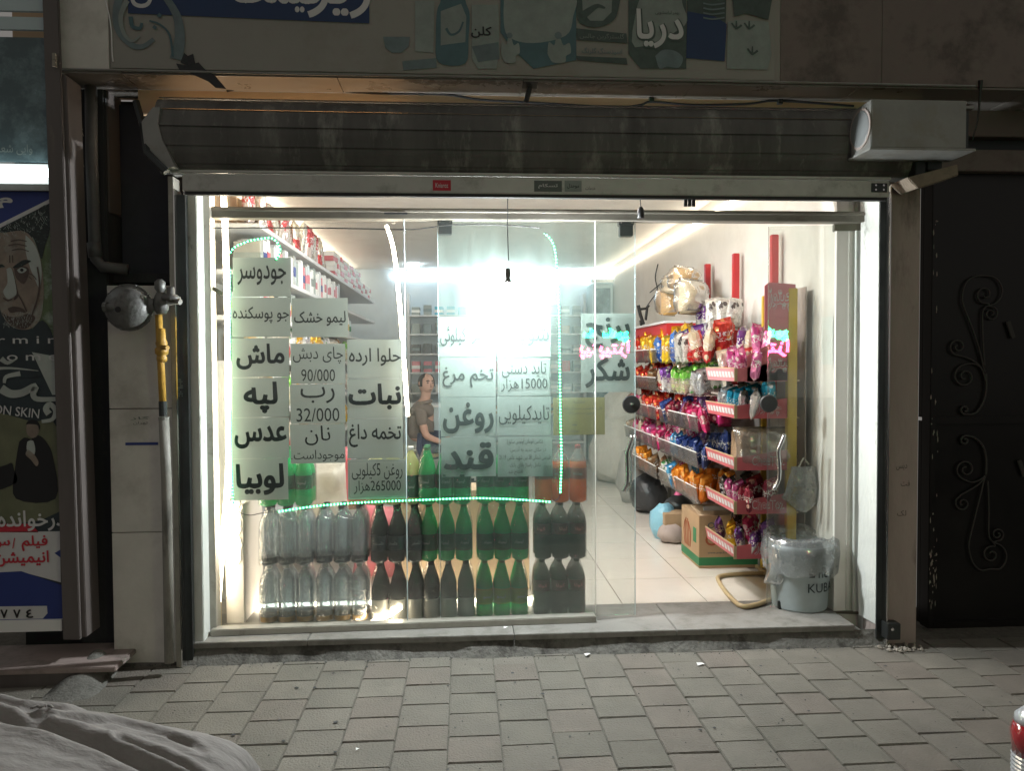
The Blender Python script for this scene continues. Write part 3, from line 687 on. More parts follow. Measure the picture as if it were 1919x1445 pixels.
BP('powder_face_print', [(1192, 20), (1198, 0), (1215, -30), (1262, -30), (1280, 10), (1282, 48), (1190, 88)], 'tealpale', 2)
q = at(1238, 55, YP); SB(put_text('دریا', None, q.x, YP - .003, q.z, .245, .2, .06, 'greendark'))
SB(put_text('دریا', None, q.x - .004, YP - .0045, q.z + .004, .235, .19, .025, 'whiteprint'))
q = at(1250, 24, YP); SB(put_text('پودر لباسشویی', None, q.x, YP - .0045, q.z, .12, .022, 0, 'greendark'))
BP('flower_print', [(1228, 104), (1240, 94), (1252, 92), (1268, 96), (1280, 108), (1272, 126), (1250, 124), (1236, 128)], 'teal2', 3)
BP('dark_tub_print', [(1288, 20), (1286, 108), (1358, 114), (1362, 44), (1340, 30)], 'navy', 2)
BP('tub_top_print', [(1288, -30), (1288, 30), (1300, 42), (1360, 44), (1362, -30)], 'greendark', 1)
for i in range(4): SB(stroke('line_print', [(1318, 5 + i * 9), (1335, 8 + i * 9), (1358, 5 + i * 9)], YP - .003, 3, 'teal2', None))
BP('herb_pack_print', [(1362, 128), (1364, 40), (1380, 36), (1440, 40), (1446, 100), (1438, 130)], 'tealpale', 2)
BP('herb_top_print', [(1370, -30), (1376, 30), (1398, 24), (1440, 36), (1452, -30)], 'greendark', 3)
for cx_, cy_ in ((1410, 100), (1380, 52), (1404, 52)):
    SB(stroke('leaf_print', [(cx_ - 9, cy_ - 10), (cx_, cy_), (cx_ + 10, cy_ - 6)], YP - .0035, (3, 4), 'greendark', None)); SB(stroke('leaf_print', [(cx_, cy_ - 14), (cx_, cy_ + 2)], YP - .0038, (2, 5), 'greendark', None))
# oily stain hanging from the sign edge
P(poly('tar_smear', [(330, 118), (352, 122), (372, 116), (385, 130), (402, 140), (416, 156), (424, 166), (404, 164), (390, 152), (372, 144), (352, 134), (336, 130)], YS - .009, 'darkgrey', None), 0, sb)
P(poly('tar_smear', [(345, 98), (352, 104), (362, 100), (366, 118), (352, 122), (338, 116)], YS - .0096, 'darkgrey', None), 0, sb)
# cable sagging under the soffit, clips and the broken rod
cb = smooth([at(a, b, -.1) for a, b in ((425, 170), (490, 156), (560, 162), (700, 174), (830, 176), (900, 186), (1005, 192), (1150, 200), (1200, 196), (1222, 190), (1300, 196), (1400, 194), (1460, 188), (1600, 198))], 4)
cc = thing('cable', 'dark cable sagging along the wall between sign box and shutter roll', 'cable', cb[0])
P(obj('wire', MB().tube(cb, .006, 6), 'rubber'), 0, cc)
for a, b in ((789, 172), (1221, 186), (1462, 190)): q = at(a, b, -.1); P(obj('clip', MB().box(q.x - .012, q.x + .012, -.11, -.086, q.z - .012, q.z + .02), 'gunmetal'), 0, cc)
rd = MB().tube([at(985, 192, -.2), at(994, 160, -.22)], .014, 6); q = at(996, 152, -.25); rd.box(q.x - .045, q.x + .03, -.29, -.2, q.z - .018, q.z + .016)
tag(obj('bent_bracket', rd, 'gunmetal', bevel=.002), 'small bent dark bracket hanging under the middle of the sign box', 'bracket')
q = at(1338, 148, -.28); q2 = at(1312, 172, -.1)
tag(obj('hook_rod', MB().tube([q, at(1326, 158, -.2), q2], .009, 6), 'galv'), 'short pale metal hook rod under the sign box right of centre', 'hook')
# stone bands above the gate
zz = [(150, 195), (197, 255), (282, 322)]
bd = thing('stone_lintel', 'pinkish stone bands above the dark metal gate', 'lintel', (2.9, 0, 2.4))
for a, b in zz:
    p = at(1850, a, .02); q = at(1850, b, .02); P(obj('stone_band', MB().box(xg - .05, 6, .02 - (.02 if a == 282 else 0), .3, q.z, p.z), 'pinkstone', bevel=.003), 0, bd)
p = at(1850, 254, .1); q = at(1850, 284, .1); P(obj('dark_gap', MB().box(xg - .05, 6, .1, .3, q.z - .01, p.z + .01), 'void'), 0, bd)
tag(obj('dangling_wire', MB().tube(smooth([at(1838, 150, -.31), at(1836, 185, -.3), at(1832, 225, -.28), at(1822, 262, -.25)], 3), [.012, .01, .007, .006, .005, .005, .005, .004, .004, .004][:10], 6), 'rubber'), 'black wire strip dangling from the sign box beside the metal box', 'wire')

# ================================================================== GATE (right)
gt = thing('metal_gate', 'black metal double gate with welded scroll ornaments right of the shop', 'gate', (2.9, .0, 0))
x0 = at(1728, 700, .06).x
zt = at(1850, 322, .06).z; zm1 = at(1850, 784, .06).z; zb1 = at(1850, 1170, .06).z
P(obj('upper_panel', MB().box(x0, 5, .06, .09, zm1 + .01, zt), 'gate'), 0, gt)
P(obj('lower_panel', MB().box(x0, 5, .06, .09, .02, zm1 - .01), 'gate'), 0, gt)
P(obj('middle_rail', MB().box(x0 + .06, 5, .035, .065, zm1 - .03, zm1 + .012), 'gate', bevel=.004), 0, gt)
P(obj('bottom_rail', MB().box(x0 + .06, 5, .025, .065, zb1 - .02, zb1 + .03), 'gate', bevel=.004), 0, gt)
P(obj('kick_plate', MB().box(x0 + .06, 5, .04, .06, .02, zb1 - .04), 'gate'), 0, gt)
xx = at(1745, 700, .03).x
P(obj('gate_frame', MB().box(x0 - .0, xx, -.02, .06, .01, zt), 'gate', bevel=.003), 0, gt)
pe = MB()
for i in range(60):
    z = rnd.choice([rnd.uniform(.1, .55), rnd.uniform(.1, 2.35)]); h_ = rnd.uniform(.006, .045); x = x0 + rnd.uniform(.0, .045); ww = rnd.uniform(.002, .007)
    pe.add([(x, -.0205 - i * 2e-5, z), (x + ww, -.0205 - i * 2e-5, z + h_ * .3), (x + ww * .5, -.0205 - i * 2e-5, z + h_), (x - ww * .4, -.0205 - i * 2e-5, z + h_ * .6)], [(0, 1, 2, 3)])
o = P(obj('flaked_paint', pe, 'peel'), 0, gt); o['kind'] = 'stuff'
def scroll(pts, r=.0052): P(obj('scroll', MB().tube(smooth([at(a, b, .045) for a, b in pts], 5), r, 6), 'gatescroll', smooth=True), 0, gt)
def spiral(cx, cy, r0, r1, a0, turns, n=14):
    return [(cx + (r0 + (r1 - r0) * i / n) * math.cos(R(a0 + 360 * turns * i / n)), cy + (r0 + (r1 - r0) * i / n) * math.sin(R(a0 + 360 * turns * i / n))) for i in range(n + 1)]
# upper ornament
scroll([(1846, 700), (1835, 655), (1820, 610), (1806, 575), (1803, 555), (1810, 530), (1828, 518), (1850, 517)] + spiral(1850, 545, 28, 28, -60, .4, 5) + spiral(1846, 552, 18, 4, 70, 1.2, 10))
scroll([(1845, 690), (1842, 640), (1841, 590), (1846, 576)] + spiral(1857, 588, 14, 3, -100, 1.5, 12))
scroll([(1846, 705), (1835, 685), (1815, 672), (1795, 666)] + spiral(1795, 650, 16, 3, 110, 1.4, 12))
scroll([(1847, 715), (1840, 692), (1825, 682), (1805, 684)] + spiral(1808, 706, 20, 4, 225, -1.4, 14))
scroll([(1847, 700), (1848, 730), (1842, 755), (1828, 774), (1812, 777)] + spiral(1808, 768, 8, 3, 120, 1, 8), .007)
# lower ornament (mirror)
def fl_(p): return [(a, 1592 - b) for a, b in p]
scroll(fl_([(1846, 700), (1835, 655), (1824, 610), (1816, 575), (1817, 555), (1824, 535), (1838, 523), (1856, 525)] + spiral(1860, 548, 26, 26, -60, .4, 5) + spiral(1858, 552, 17, 4, 70, 1.2, 10)))
scroll(fl_([(1851, 690), (1853, 640), (1853, 590), (1860, 576)] + spiral(1869, 590, 13, 3, -100, 1.5, 12)))
scroll(fl_([(1847, 700), (1835, 685), (1815, 672), (1800, 664)] + spiral(1804, 648, 15, 3, 110, 1.4, 12)))
scroll(fl_([(1849, 722), (1846, 700), (1825, 688), (1808, 692)] + spiral(1810, 712, 18, 4, 225, -1.4, 14)))
scroll(fl_([(1847, 700), (1848, 730), (1842, 755), (1828, 770), (1812, 775)] + spiral(1808, 766, 8, 3, 120, 1, 8)), .007)
for a, b in ((1894, 618), (1915, 878)):
    q = at(a, b, .045); m_ = MB().box(-.014, .014, -.004, .004, -.05, .05); P(obj('handle_bar', m_, 'gatescroll', bevel=.003, loc=(q.x, .045, q.z), rot=(0, R(-20), 0)), 0, gt)

# ================================================================== LEFT RECESS, NEIGHBOUR
rc = thing('dark_recess', 'dark wall recess with window niche between the neighbour post and the stone pillar', 'wall', (-2.1, .2, 0))
xa, xb = at(110, 700, -.1).x, at(320, 500, .02).x
P(obj('recess_back', MB().box(xa - .3, xb, .1, .3, 0, zs - .013), 'darkgrey'), 0, rc)
P(obj('recess_side', MB().box(xb, at(345, 500, .0).x, .0, .3, 0, zs - .013), 'darkgrey'), 0, rc)
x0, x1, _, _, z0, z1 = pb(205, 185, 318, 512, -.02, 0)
P(obj('niche_frame', MB().box(x0 - .05, x1, -.02, .1, z1 - .05, z1), 'darkgrey', bevel=.004), 0, rc)
P(obj('niche_glass', MB().box(x0 + .01, x1, .07, .098, z1, z0), 'void'), 0, rc)
x0, x1, _, _, z0, z1 = pb(160, 165, 205, 360, -.06, 0)
P(obj('wood_strip', MB().box(x0, x1, -.06, .1, z1 - .1, z0), 'brownmetal', bevel=.004), 0, rc)
x0, x1, _, _, z0, z1 = pb(140, 700, 205, 1200, -.08, 0)
P(obj('dark_pier', MB().box(x0, x1 + .03, -.08, .1, 0, 2.9), 'darkgrey', bevel=.008), 0, rc)
mat('darkpipe', (.1, .1, .1), .5, var=.2, scale=8)
# drain pipes
dp = thing('drain_pipe', 'dark grey drain pipe ending in an elbow inside the dark recess', 'pipe', at(176, 500, -.12))
P(obj('pipe', MB().tube([at(170, 150, -.12), at(172, 300, -.12), at(178, 465, -.12), at(180, 485, -.12), at(192, 500, -.12), at(240, 505, -.1)], .028, 12), 'darkpipe', smooth=True), 0, dp)
P(obj('socket', MB().tube([at(176, 455, -.12), at(179, 482, -.12)], .033, 12), 'darkpipe', smooth=True), 0, dp)
dp2 = thing('broken_pipe', 'short pale pipe with torn netting hanging at the top of the recess', 'pipe', at(138, 300, -.2))
P(obj('pipe', MB().tube([at(136, 158, -.2), at(140, 300, -.2)], .019, 10), 'pipegrey', smooth=True), 0, dp2)
nb = MB()
for i in range(26):
    a = at(rnd.uniform(144, 153), rnd.uniform(180, 330), -.19); nb.tube([a, a + Vector((rnd.uniform(-.01, .01), -.005, -.04)), a + Vector((rnd.uniform(-.012, .012), 0, -.075))], .0014, 4)
o = P(obj('torn_netting', nb, 'peel'), 0, dp2); o['kind'] = 'stuff'

# gas meter and pipes
gm = thing('gas_meter', 'round grey gas regulator with bolted rim in front of the stone pillar', 'meter', at(243, 575, -.32))
q = at(246, 577, -.32)
P(obj('drum', MB().lathe([(.03, -.43), (.085, -.41), (.1, -.37), (.104, -.345), (.104, -.33), (.09, -.31), (.05, -.26)], 24, (q.x, 0, q.z), 'y'), 'meter', smooth=True), 0, gm)
P(obj('rim', MB().lathe([(.112, -.352), (.112, -.34)], 24, (q.x, 0, q.z), 'y'), 'meter'), 0, gm)
for k in range(10):
    a = 2 * math.pi * k / 10; P(obj('bolt', MB().lathe([(.007, -.36), (.007, -.334)], 6, (q.x + .106 * math.cos(a), 0, q.z + .106 * math.sin(a)), 'y'), 'meter'), 0, gm)
e = at(200, 576, -.4); P(obj('outlet_spout', MB().tube([(e.x, -.42, e.z), (e.x + .03, -.42, e.z), (q.x - .03, -.4, q.z)], [.02, .016, .03], 10), 'meter', smooth=True), 0, gm)
P(obj('outlet_ring', MB().tube([(e.x - .004, -.42, e.z), (e.x + .012, -.42, e.z)], .024, 10), 'meter'), 0, gm)
e = at(222, 580, -.44); P(obj('breather_hole', MB().lathe([(.014, -.445), (.01, -.44)], 10, (e.x, 0, e.z), 'y'), 'black'), 0, gm)
P(obj('gasket_arm', MB().tube([(q.x + .05, -.34, q.z + .01), at(283, 572, -.34)], [.05, .03], 10), 'meter', smooth=True), 0, gm)
gv = thing('gas_valve', 'cast grey valve cluster joining the regulator to the yellow pipe', 'valve', at(302, 565, -.34))
a = at(302, 568, -.34)
P(obj('valve_body', MB().lathe([(.022, -.05), (.034, -.03), (.036, .0), (.03, .03), (.02, .05)], 10, tuple(a)), 'meter', smooth=True), 0, gv)
P(obj('cross_pipe', MB().tube([at(276, 570, -.34), at(336, 563, -.34)], .018, 10), 'meter', smooth=True), 0, gv)
P(obj('union_nut', MB().tube([at(279, 572, -.34), at(291, 571, -.34)], .034, 6), 'meter'), 0, gv)
P(obj('regulator_cap', MB().lathe([(.044, -.012), (.044, .004), (.03, .012), (.018, .02), (.018, .05)], 14, tuple(at(320, 558, -.34))), 'meter', smooth=True), 0, gv)
P(obj('end_plug', MB().tube([at(330, 563, -.35), at(338, 566, -.36)], .014, 8), 'galv'), 0, gv)
P(obj('rear_knob', MB().lathe([(.012, -.03), (.026, -.01), (.026, .02), (.012, .035)], 10, tuple(at(300, 537, -.28))), 'meter', smooth=True), 0, gv)
yp_ = thing('gas_pipe', 'yellow painted gas pipe dropping into a grey galvanised pipe down to the pavement', 'pipe', at(318, 1240, -.34))
P(obj('yellow_pipe', MB().tube([at(297, 590, -.34), at(305, 755, -.34)], .0165, 12), 'yellowpaint', smooth=True), 0, yp_)
P(obj('brass_coupling', MB().lathe([(.018, -.06), (.024, -.05), (.024, -.035), (.018, -.03), (.03, -.02), (.031, .005), (.022, .01), (.028, .03), (.02, .05), (.017, .1)], 12, tuple(at(303, 655, -.34))), 'yellowpaint', smooth=True), 0, yp_)
P(obj('shutoff_lever', MB().tube([at(303, 650, -.36), at(314, 652, -.38)], .012, 6), 'yellowpaint'), 0, yp_)
P(obj('black_sleeve', MB().tube([at(305, 752, -.34), at(306, 780, -.34)], .019, 12), 'gunmetal'), 0, yp_)
P(obj('collar', MB().lathe([(.025, -.006), (.025, .006)], 12, tuple(at(307, 784, -.34))), 'galv'), 0, yp_)
P(obj('lower_pipe', MB().tube([at(307, 782, -.34), at(312, 900, -.34), at(318, 1242, -.34)], .0235, 12), 'pipegrey', smooth=True), 0, yp_)

# neighbour post
np_ = thing('brown_post', 'tall brown painted metal post at the edge of the neighbouring shop', 'post', at(130, 1200, -.36))
P(obj('front_face', MB().prism([(at(a, b, -.36).x, at(a, b, -.36).z) for a, b in ((78, -40), (107, -40), (150, 1200), (118, 1200))], -.36, -.34), 'brownmetal', bevel=.003), 0, np_)
P(obj('side_flange', MB().prism([(at(a, b, -.34).x, at(a, b, -.34).z) for a, b in ((107, 140), (124, 140), (162, 1195), (148, 1195))], -.338, -.2), 'brownmetal', bevel=.003), 0, np_)
for a, b in ((104, 118), (104, 105)):
    q = at(a, b, -.365); P(obj('anchor', MB().box(q.x - .008, q.x + .006, -.38, -.36, q.z - .02, q.z + .01), 'peel'), 0, np_)
gp = MB()
for pts in (((131, 360), (140, 398), (133, 398)), ((134, 405), (139, 405), (134, 440))):
    gp.prism([(at(a, b, -.19).x, at(a, b, -.19).z) for a, b in pts], -.19, -.185)
ng = tag(obj('light_gap', gp, 'palewall'), 'pale sliver of the lit neighbour shop showing beside the brown post', 'gap')

# neighbour shopfront
YN = -.3
ns = thing('neighbour_shopfront', 'lit neighbouring shopfront with blue grey panes left of the brown post', 'shopfront', at(40, 1190, YN))
def NB(name, a, b, c, d, m, y=YN, th=.02, **k):
    x0, x1, _, _, z0, z1 = pb(a, b, c, d, y, 0); return P(obj(name, MB().box(x0, x1, y, y + th, z1, z0), m, **k), 0, ns)
NB('white_fascia', -300, -60, 80, 20, 'palewall'); NB('white_fascia', -300, 23, 82, 55, 'palewall')
NB('dark_glass', -300, 62, 90, 303, 'darkglass')
q = at(20, 280, YN); P(put_text('وایی شعبان', None, q.x, YN - .003, q.z, .2, .05, 0, 'tealpale'), 0, ns)
NB('lamp_box', -300, 303, 92, 350, 'white', YN + .01)
P(obj('lamp_tube', MB().tube([at(-300, 318, YN - .03), at(88, 322, YN - .03)], .024, 10), 'shoptube'), 0, ns)
NB('lamp_sill', -300, 341, 93, 357, 'galv', YN - .03, .03)
NB('bottom_sill', -300, 1172, 116, 1183, 'white', YN - .02, .05)
NB('return_wall', 90, 20, 128, 1190, 'darkgrey', YN + .12, .02)
po = thing('movie_poster', 'dark film poster panel with a frowning face above a man in dinner suit', 'poster', at(40, 1160, YN - .006))
YQ = YN - .004
def PP(name, pts, m, k=0): return P(poly(name, pts, YQ - .0006 * k, m, None, 'print' in name and len(pts) > 4), 0, po)
P(obj('poster_board', MB().box(at(-300, 700, YQ).x, at(112, 700, YQ).x, YQ + .001, YQ + .003, at(40, 1172, YQ).z, at(40, 356, YQ).z), 'posterdark'), 0, po)
PP('blue_corner', [(-300, 357), (94, 357), (94, 374), (0, 420), (-300, 560)], 'blueprint', 2)
PP('white_stripe', [(94, 372), (94, 380), (0, 427), (-300, 572), (-300, 560), (0, 419)], 'whiteprint', 3)
q = at(10, 380, YQ); P(put_text('م', None, q.x, YQ - .003, q.z, .07, .05, .04, 'whiteprint'), 0, po)
PP('green_backdrop', [(60, 410), (96, 390), (102, 640), (60, 640)], 'postergreen', 1)
PP('hair_print', [(-60, 452), (0, 430), (55, 402), (90, 384), (93, 430), (84, 462), (78, 485), (72, 470), (58, 440), (30, 430), (-60, 440)], 'posterhair', 4)
PP('face_print', [(-60, 430), (0, 436), (40, 432), (60, 446), (74, 478), (80, 510), (82, 548), (78, 590), (66, 610), (48, 618), (22, 612), (4, 590), (-10, 560), (-60, 560)], 'posterskin', 3)
PP('cheek_light_print', [(48, 440), (66, 460), (76, 490), (78, 515), (74, 540), (64, 520), (56, 500), (48, 470)], 'posterlit', 5)
PP('brow_print', [(28, 497), (44, 487), (58, 489), (50, 494), (38, 500), (24, 502)], 'posterhair', 6)
PP('brow_print', [(-20, 496), (4, 495), (10, 500), (-6, 502)], 'posterhair', 6)
PP('eye_shadow_print', [(26, 500), (42, 498), (54, 504), (52, 520), (44, 532), (30, 520)], 'postershade', 4.5)
PP('eye_print', [(32, 506), (40, 501), (50, 505), (44, 511), (36, 511)], 'posterlit', 7)
q = at(42, 506, YQ); P(obj('iris_print', MB().lathe([(0, YQ - .0055), (.008, YQ - .0052), (.008, YQ - .0048)], 10, (q.x, 0, q.z), 'y'), 'black'), 0, po)
PP('nose_light_print', [(12, 504), (22, 504), (31, 545), (26, 556), (14, 560), (6, 546), (14, 530)], 'posterlit', 6)
PP('nose_shadow_print', [(24, 506), (32, 540), (34, 555), (26, 562), (28, 548)], 'postershade', 5.5)
PP('mouth_print', [(14, 578), (26, 574), (42, 578), (48, 586), (34, 584), (20, 586)], 'postershade', 6)
PP('beard_print', [(2, 585), (14, 592), (34, 594), (52, 588), (66, 596), (48, 616), (22, 610)], 'postershade', 5)
for pts, ww in (([(20, 452), (34, 449), (50, 452)], 1.6), ([(16, 460), (32, 457), (50, 461)], 1.6), ([(22, 469), (38, 466), (54, 471)], 1.4), ([(18, 478), (18, 492)], 2), ([(23, 478), (24, 492)], 1.6), ([(54, 512), (62, 516), (68, 524)], 1.4), ([(54, 518), (60, 524)], 1.2), ([(34, 552), (42, 566), (50, 584)], 2.2), ([(30, 516), (40, 520), (52, 514)], 1.4), ([(22, 560), (14, 563), (6, 558)], 2.5), ([(16, 580), (30, 579), (46, 581)], 1.6), ([(70, 500), (74, 530), (70, 560), (60, 590)], 3)):
    P(stroke('wrinkle_print', pts, YQ - .0049, ww, 'postershade', None), 0, po)
rs_ = random.Random(3); mbh = MB()
for i in range(110):
    a0 = rs_.uniform(-20, 92); b0 = 436 - .32 * (a0 - 20) + rs_.uniform(-20, 12); 
    if b0 < 385 + max(0, (70 - a0) * .4): continue
    p0 = at(a0, b0, YQ - .0046); p1 = at(a0 + rs_.uniform(-9, 5), b0 - rs_.uniform(3, 9), YQ - .0046); w2 = .0012
    mbh.add([(p0.x - w2, p0.y, p0.z), (p0.x + w2, p0.y, p0.z), (p1.x + w2 * .3, p1.y, p1.z)], [(0, 1, 2)])
for i in range(130):
    p0 = at(rs_.uniform(6, 62), rs_.uniform(584, 612), YQ - .0046); w2 = .001
    mbh.add([(p0.x - w2, p0.y, p0.z), (p0.x + w2, p0.y, p0.z), (p0.x + rs_.uniform(-.004, .004), p0.y, p0.z - .012)], [(0, 1, 2)])
o = P(obj('strand_print', mbh, 'posterlit'), 0, po); o['kind'] = 'stuff'
PP('coat_print', [(-60, 600), (20, 612), (50, 625), (80, 600), (102, 640), (104, 700), (-60, 700)], 'posterdark', 5)
PP('ray_print', [(60, 660), (104, 668), (108, 740), (98, 740)], 'posterlit', 5.4); 
for tx, px, py, ww, hh, b in (('r m i n', 52, 637, .27, .035, .005), ('l o m e', 52, 668, .28, .04, .005)):
    q = at(px, py, YQ); P(put_text(tx, None, q.x, YQ - .005, q.z, ww, hh, b, 'whiteprint'), 0, po)
P(stroke('brush_letter', [(-30, 692), (20, 690), (72, 695)], YQ - .0052, (7, 1), 'posterlit', None), 0, po)
P(stroke('brush_letter', [(2, 672), (14, 680), (28, 674)], YQ - .0054, (10, 3), 'posterlit', None), 0, po)
P(stroke('brush_letter', [(8, 718), (12, 706), (38, 700)], YQ - .0056, (5, 9), 'posterlit', None), 0, po)
P(stroke('brush_letter', [(2, 728), (20, 738), (42, 736), (66, 724), (62, 738), (70, 748), (104, 748)], YQ - .0058, (16, 8), 'posterlit', None), 0, po)
P(stroke('brush_letter', [(78, 790), (98, 786), (104, 770), (94, 758), (86, 766), (92, 776)], YQ - .006, (6, 12), 'posterlit', None), 0, po)
q = at(32, 771, YQ); P(put_text('ON SKIN', None, q.x, YQ - .0052, q.z, .21, .045, .01, 'whiteprint', rot=(0, R(7), 0)), 0, po)
PP('sky_print', [(-60, 765), (0, 774), (60, 790), (106, 800), (110, 960), (-60, 960)], 'postersky', 2)
PP('suit_print', [(36, 828), (46, 820), (56, 824), (72, 816), (88, 830), (100, 860), (104, 935), (30, 935), (28, 880)], 'black', 5)
PP('man_face_print', [(50, 792), (62, 790), (72, 794), (73, 810), (66, 820), (58, 820), (50, 812)], 'posterskin', 6)
PP('man_hair_print', [(48, 796), (54, 788), (68, 788), (75, 798), (73, 806), (70, 797), (56, 795)], 'black', 6.5)
PP('shirt_print', [(52, 824), (62, 826), (66, 846), (58, 862), (50, 842)], 'posterlit', 6.5)
PP('bow_tie_print', [(50, 820), (58, 823), (66, 820), (66, 828), (58, 825), (50, 828)], 'black', 7)
PP('hand_print', [(52, 842), (64, 852), (72, 866), (68, 874), (58, 862), (48, 852)], 'posterskin', 7)
PP('rider_print', [(-20, 880), (10, 872), (22, 868), (26, 880), (30, 905), (-20, 920)], 'black', 5)
PP('red_band', [(-60, 982), (60, 982), (72, 998), (-60, 998)], 'redprint', 4)
q = at(60, 976, YQ); P(put_text('درخوانده', None, q.x, YQ - .005, q.z, .31, .1, .02, 'whiteprint'), 0, po)
PP('white_footer', [(-60, 998), (112, 996), (114, 1092), (40, 1072), (-60, 1078)], 'whiteprint', 4)
for tx, px, py, ww, hh in (('فیلم', 66, 1018, .12, .075), ('/', 27, 1018, .014, .05), ('س', 2, 1020, .09, .04), ('انیمیشن', 42, 1047, .25, .075)):
    q = at(px, py, YQ); P(put_text(tx, None, q.x, YQ - .006, q.z, ww, hh, .025, 'redprint'), 0, po)
PP('arrow_print', [(102, 1037), (114, 1030), (114, 1046)], 'blueprint', 5)
PP('blue_footer', [(-60, 1076), (40, 1071), (116, 1097), (118, 1172), (-60, 1172)], 'blueprint', 5)
PP('number_plate', [(-60, 1138), (88, 1136), (89, 1150), (80, 1160), (-60, 1163)], 'whiteprint', 6)
for tx, px in (('٤', 57), ('٧', 33), ('٧', 9)):
    q = at(px, 1150, YQ); P(put_text(tx, None, q.x, YQ - .006, q.z, .034, .042, .03, 'black', 'digit'), 0, po)
# neighbour's step and cement ramp
mat('steptop', (.34, .27, .25), .6, var=.15, scale=5, dirt=(.2, .17, .15), dscale=4)
step = thing('stone_step', 'low stone step in front of the neighbouring shop', 'step', (-2.2, -.3, 0))
yk = -.36
a = atz(100, 1222, .08)
P(obj('tread', MB().box(-4, at(238, 1200, -.3).x, -.43, -.1, .06, .085), 'steptop', bevel=.004), 0, step)
P(obj('riser', MB().box(-4, at(160, 1230, -.42).x, -.415, -.1, -.03, .06), 'brownmetal'), 0, step)
rm = MB(); xa_, xb_ = atz(135, 1254, 0).x, atz(262, 1240, 0).x
n = 16; vs = []
for i in range(n + 1):
    u = i / n
    for j in range(7):
        t = j / 6; x = xa_ + (xb_ - xa_) * u + .1 * t * (.5 - u); y = -.62 + .36 * t
        z = -.008 + .115 * (math.sin(math.pi * min(1, max(0, u))) ** .8) * t ** .9 + .012 * noise.noise(Vector((x * 12, y * 12, 0))); vs.append((x, y, z))
rm.add(vs, [(7 * i + j, 7 * i + j + 1, 7 * i + j + 8, 7 * i + j + 7) for i in range(n) for j in range(6)])
tag(obj('cement_ramp', rm, 'cement', smooth=True), 'rough cement wedge between the neighbour step and the stone pillar', 'ramp')

# ================================================================== FRAME, GLASS
def YG(x): return -.05 * min(1, max(0, (.62 - x) / 2.05))
wf = thing('window_frame', 'aluminium shop window frame around the left fixed pane', 'window frame', (-1.4, 0, FL))
xa, xb = at(374, 700, -.06).x, at(398, 700, -.06).x
P(obj('left_stile', MB().box(xa, xa + .03, -.09, .05, FL, 2.5), 'aluframe', bevel=.003), 0, wf)
P(obj('left_bead', MB().box(xa + .03, xb, -.065, .02, FL + .02, 2.5), 'aluframe', bevel=.003), 0, wf)
A_ = at(398, 1203, -.07); B_ = at(1116, 1180, -.02)
br_ = MB(); br_.add([(xb - .02, -.1, FL), (B_.x, -.04, FL), (B_.x, .03, FL), (xb - .02, -.03, FL), (xb - .02, -.1, FL + .035), (B_.x, -.04, FL + .035), (B_.x, .03, FL + .035), (xb - .02, -.03, FL + .035)],
        [(0, 3, 2, 1), (4, 5, 6, 7), (0, 1, 5, 4), (1, 2, 6, 5), (2, 3, 7, 6), (3, 0, 4, 7)])
P(obj('bottom_track', br_, 'aluframe', bevel=.004), 0, wf)
x0, x1, _, _, z0, z1 = pb(388, 391, 1622, 412, -.03, 0)
zbT, zbB = at(960, 391, -.03).z, at(960, 411, -.03).z
bmx = thing('transom_beam', 'horizontal brownish painted transom beam across the shop opening', 'beam', ((x0 + x1) / 2, 0, zbB))
P(obj('beam_bar', MB().box(x0, x1, -.03, .05, zbB, zbT), 'beam', bevel=.003), 0, bmx)
P(obj('beam_lip', MB().box(x0 + .004, x1 - .004, -.038, -.03, zbT - .022, zbT - .008), 'beam', bevel=.002), 0, bmx)
q = at(720, 399, -.04); P(obj('putty_patch', MB().box(q.x, q.x + .12, -.041, -.038, q.z - .006, q.z + .004), 'darkgrey'), 0, bmx)

def pane(name, px0, px1, ytop, ybot, y0, y1, m, label, th=.008):
    a = at(px0, ytop, y0); b = at(px1, ytop, y1); zt_ = a.z; zb_ = at(px0, ybot, y0).z
    mb = MB(); mb.add([(a.x, y0, zb_), (b.x, y1, zb_), (b.x, y1 + th, zb_), (a.x, y0 + th, zb_), (a.x, y0, zt_), (b.x, y1, zt_), (b.x, y1 + th, zt_), (a.x, y0 + th, zt_)],
                      [(0, 3, 2, 1), (4, 5, 6, 7), (0, 1, 5, 4), (1, 2, 6, 5), (2, 3, 7, 6), (3, 0, 4, 7)])
    return tag(obj(name, mb, m), label, 'glass pane')
zlow = FL + .03
pane('glass_pane', 396, 757, 414, 1190, YG(-1.4), YG(-.37), 'glass', 'fixed glass pane at the far left carrying the bean and lentil signs')
pane('glass_pane', 759, 1115, 414, 1178, YG(-.37), 0, 'glass', 'clear fixed pane in front of the green, orange and cola bottles')
x_ = at(1115, 700, 0).x; tag(obj('glass_edge_trim', MB().box(x_ + .001, x_ + .004, -.002, .01, FL + .04, at(1115, 414, 0).z), 'stone'), 'thin vertical edge trim where the second fixed pane ends behind the door leaf', 'trim')
for px, lb in ((757, 'pane joint'),):
    a = at(px, 412, -.03); tag(obj('silicone_joint', MB().tube([(a.x, YG(-.37) - .002, FL + .035), (a.x, YG(-.37) - .002, 2.25)], .0035, 6), 'palewall'), 'thin pale vertical joint between the two fixed panes', 'joint')
YD = .035
lf = thing('glass_door', 'left glass door leaf covered with rice, oil and egg price signs', 'glass door', (.3, YD, FL))
x0, x1, _, _, z0, z1 = pb(820, 413, 1190, 1172, YD, 0)
P(obj('door_glass', MB().box(x0, x1, YD, YD + .01, FL + .012, z0), 'glassleaf'), 0, lf)
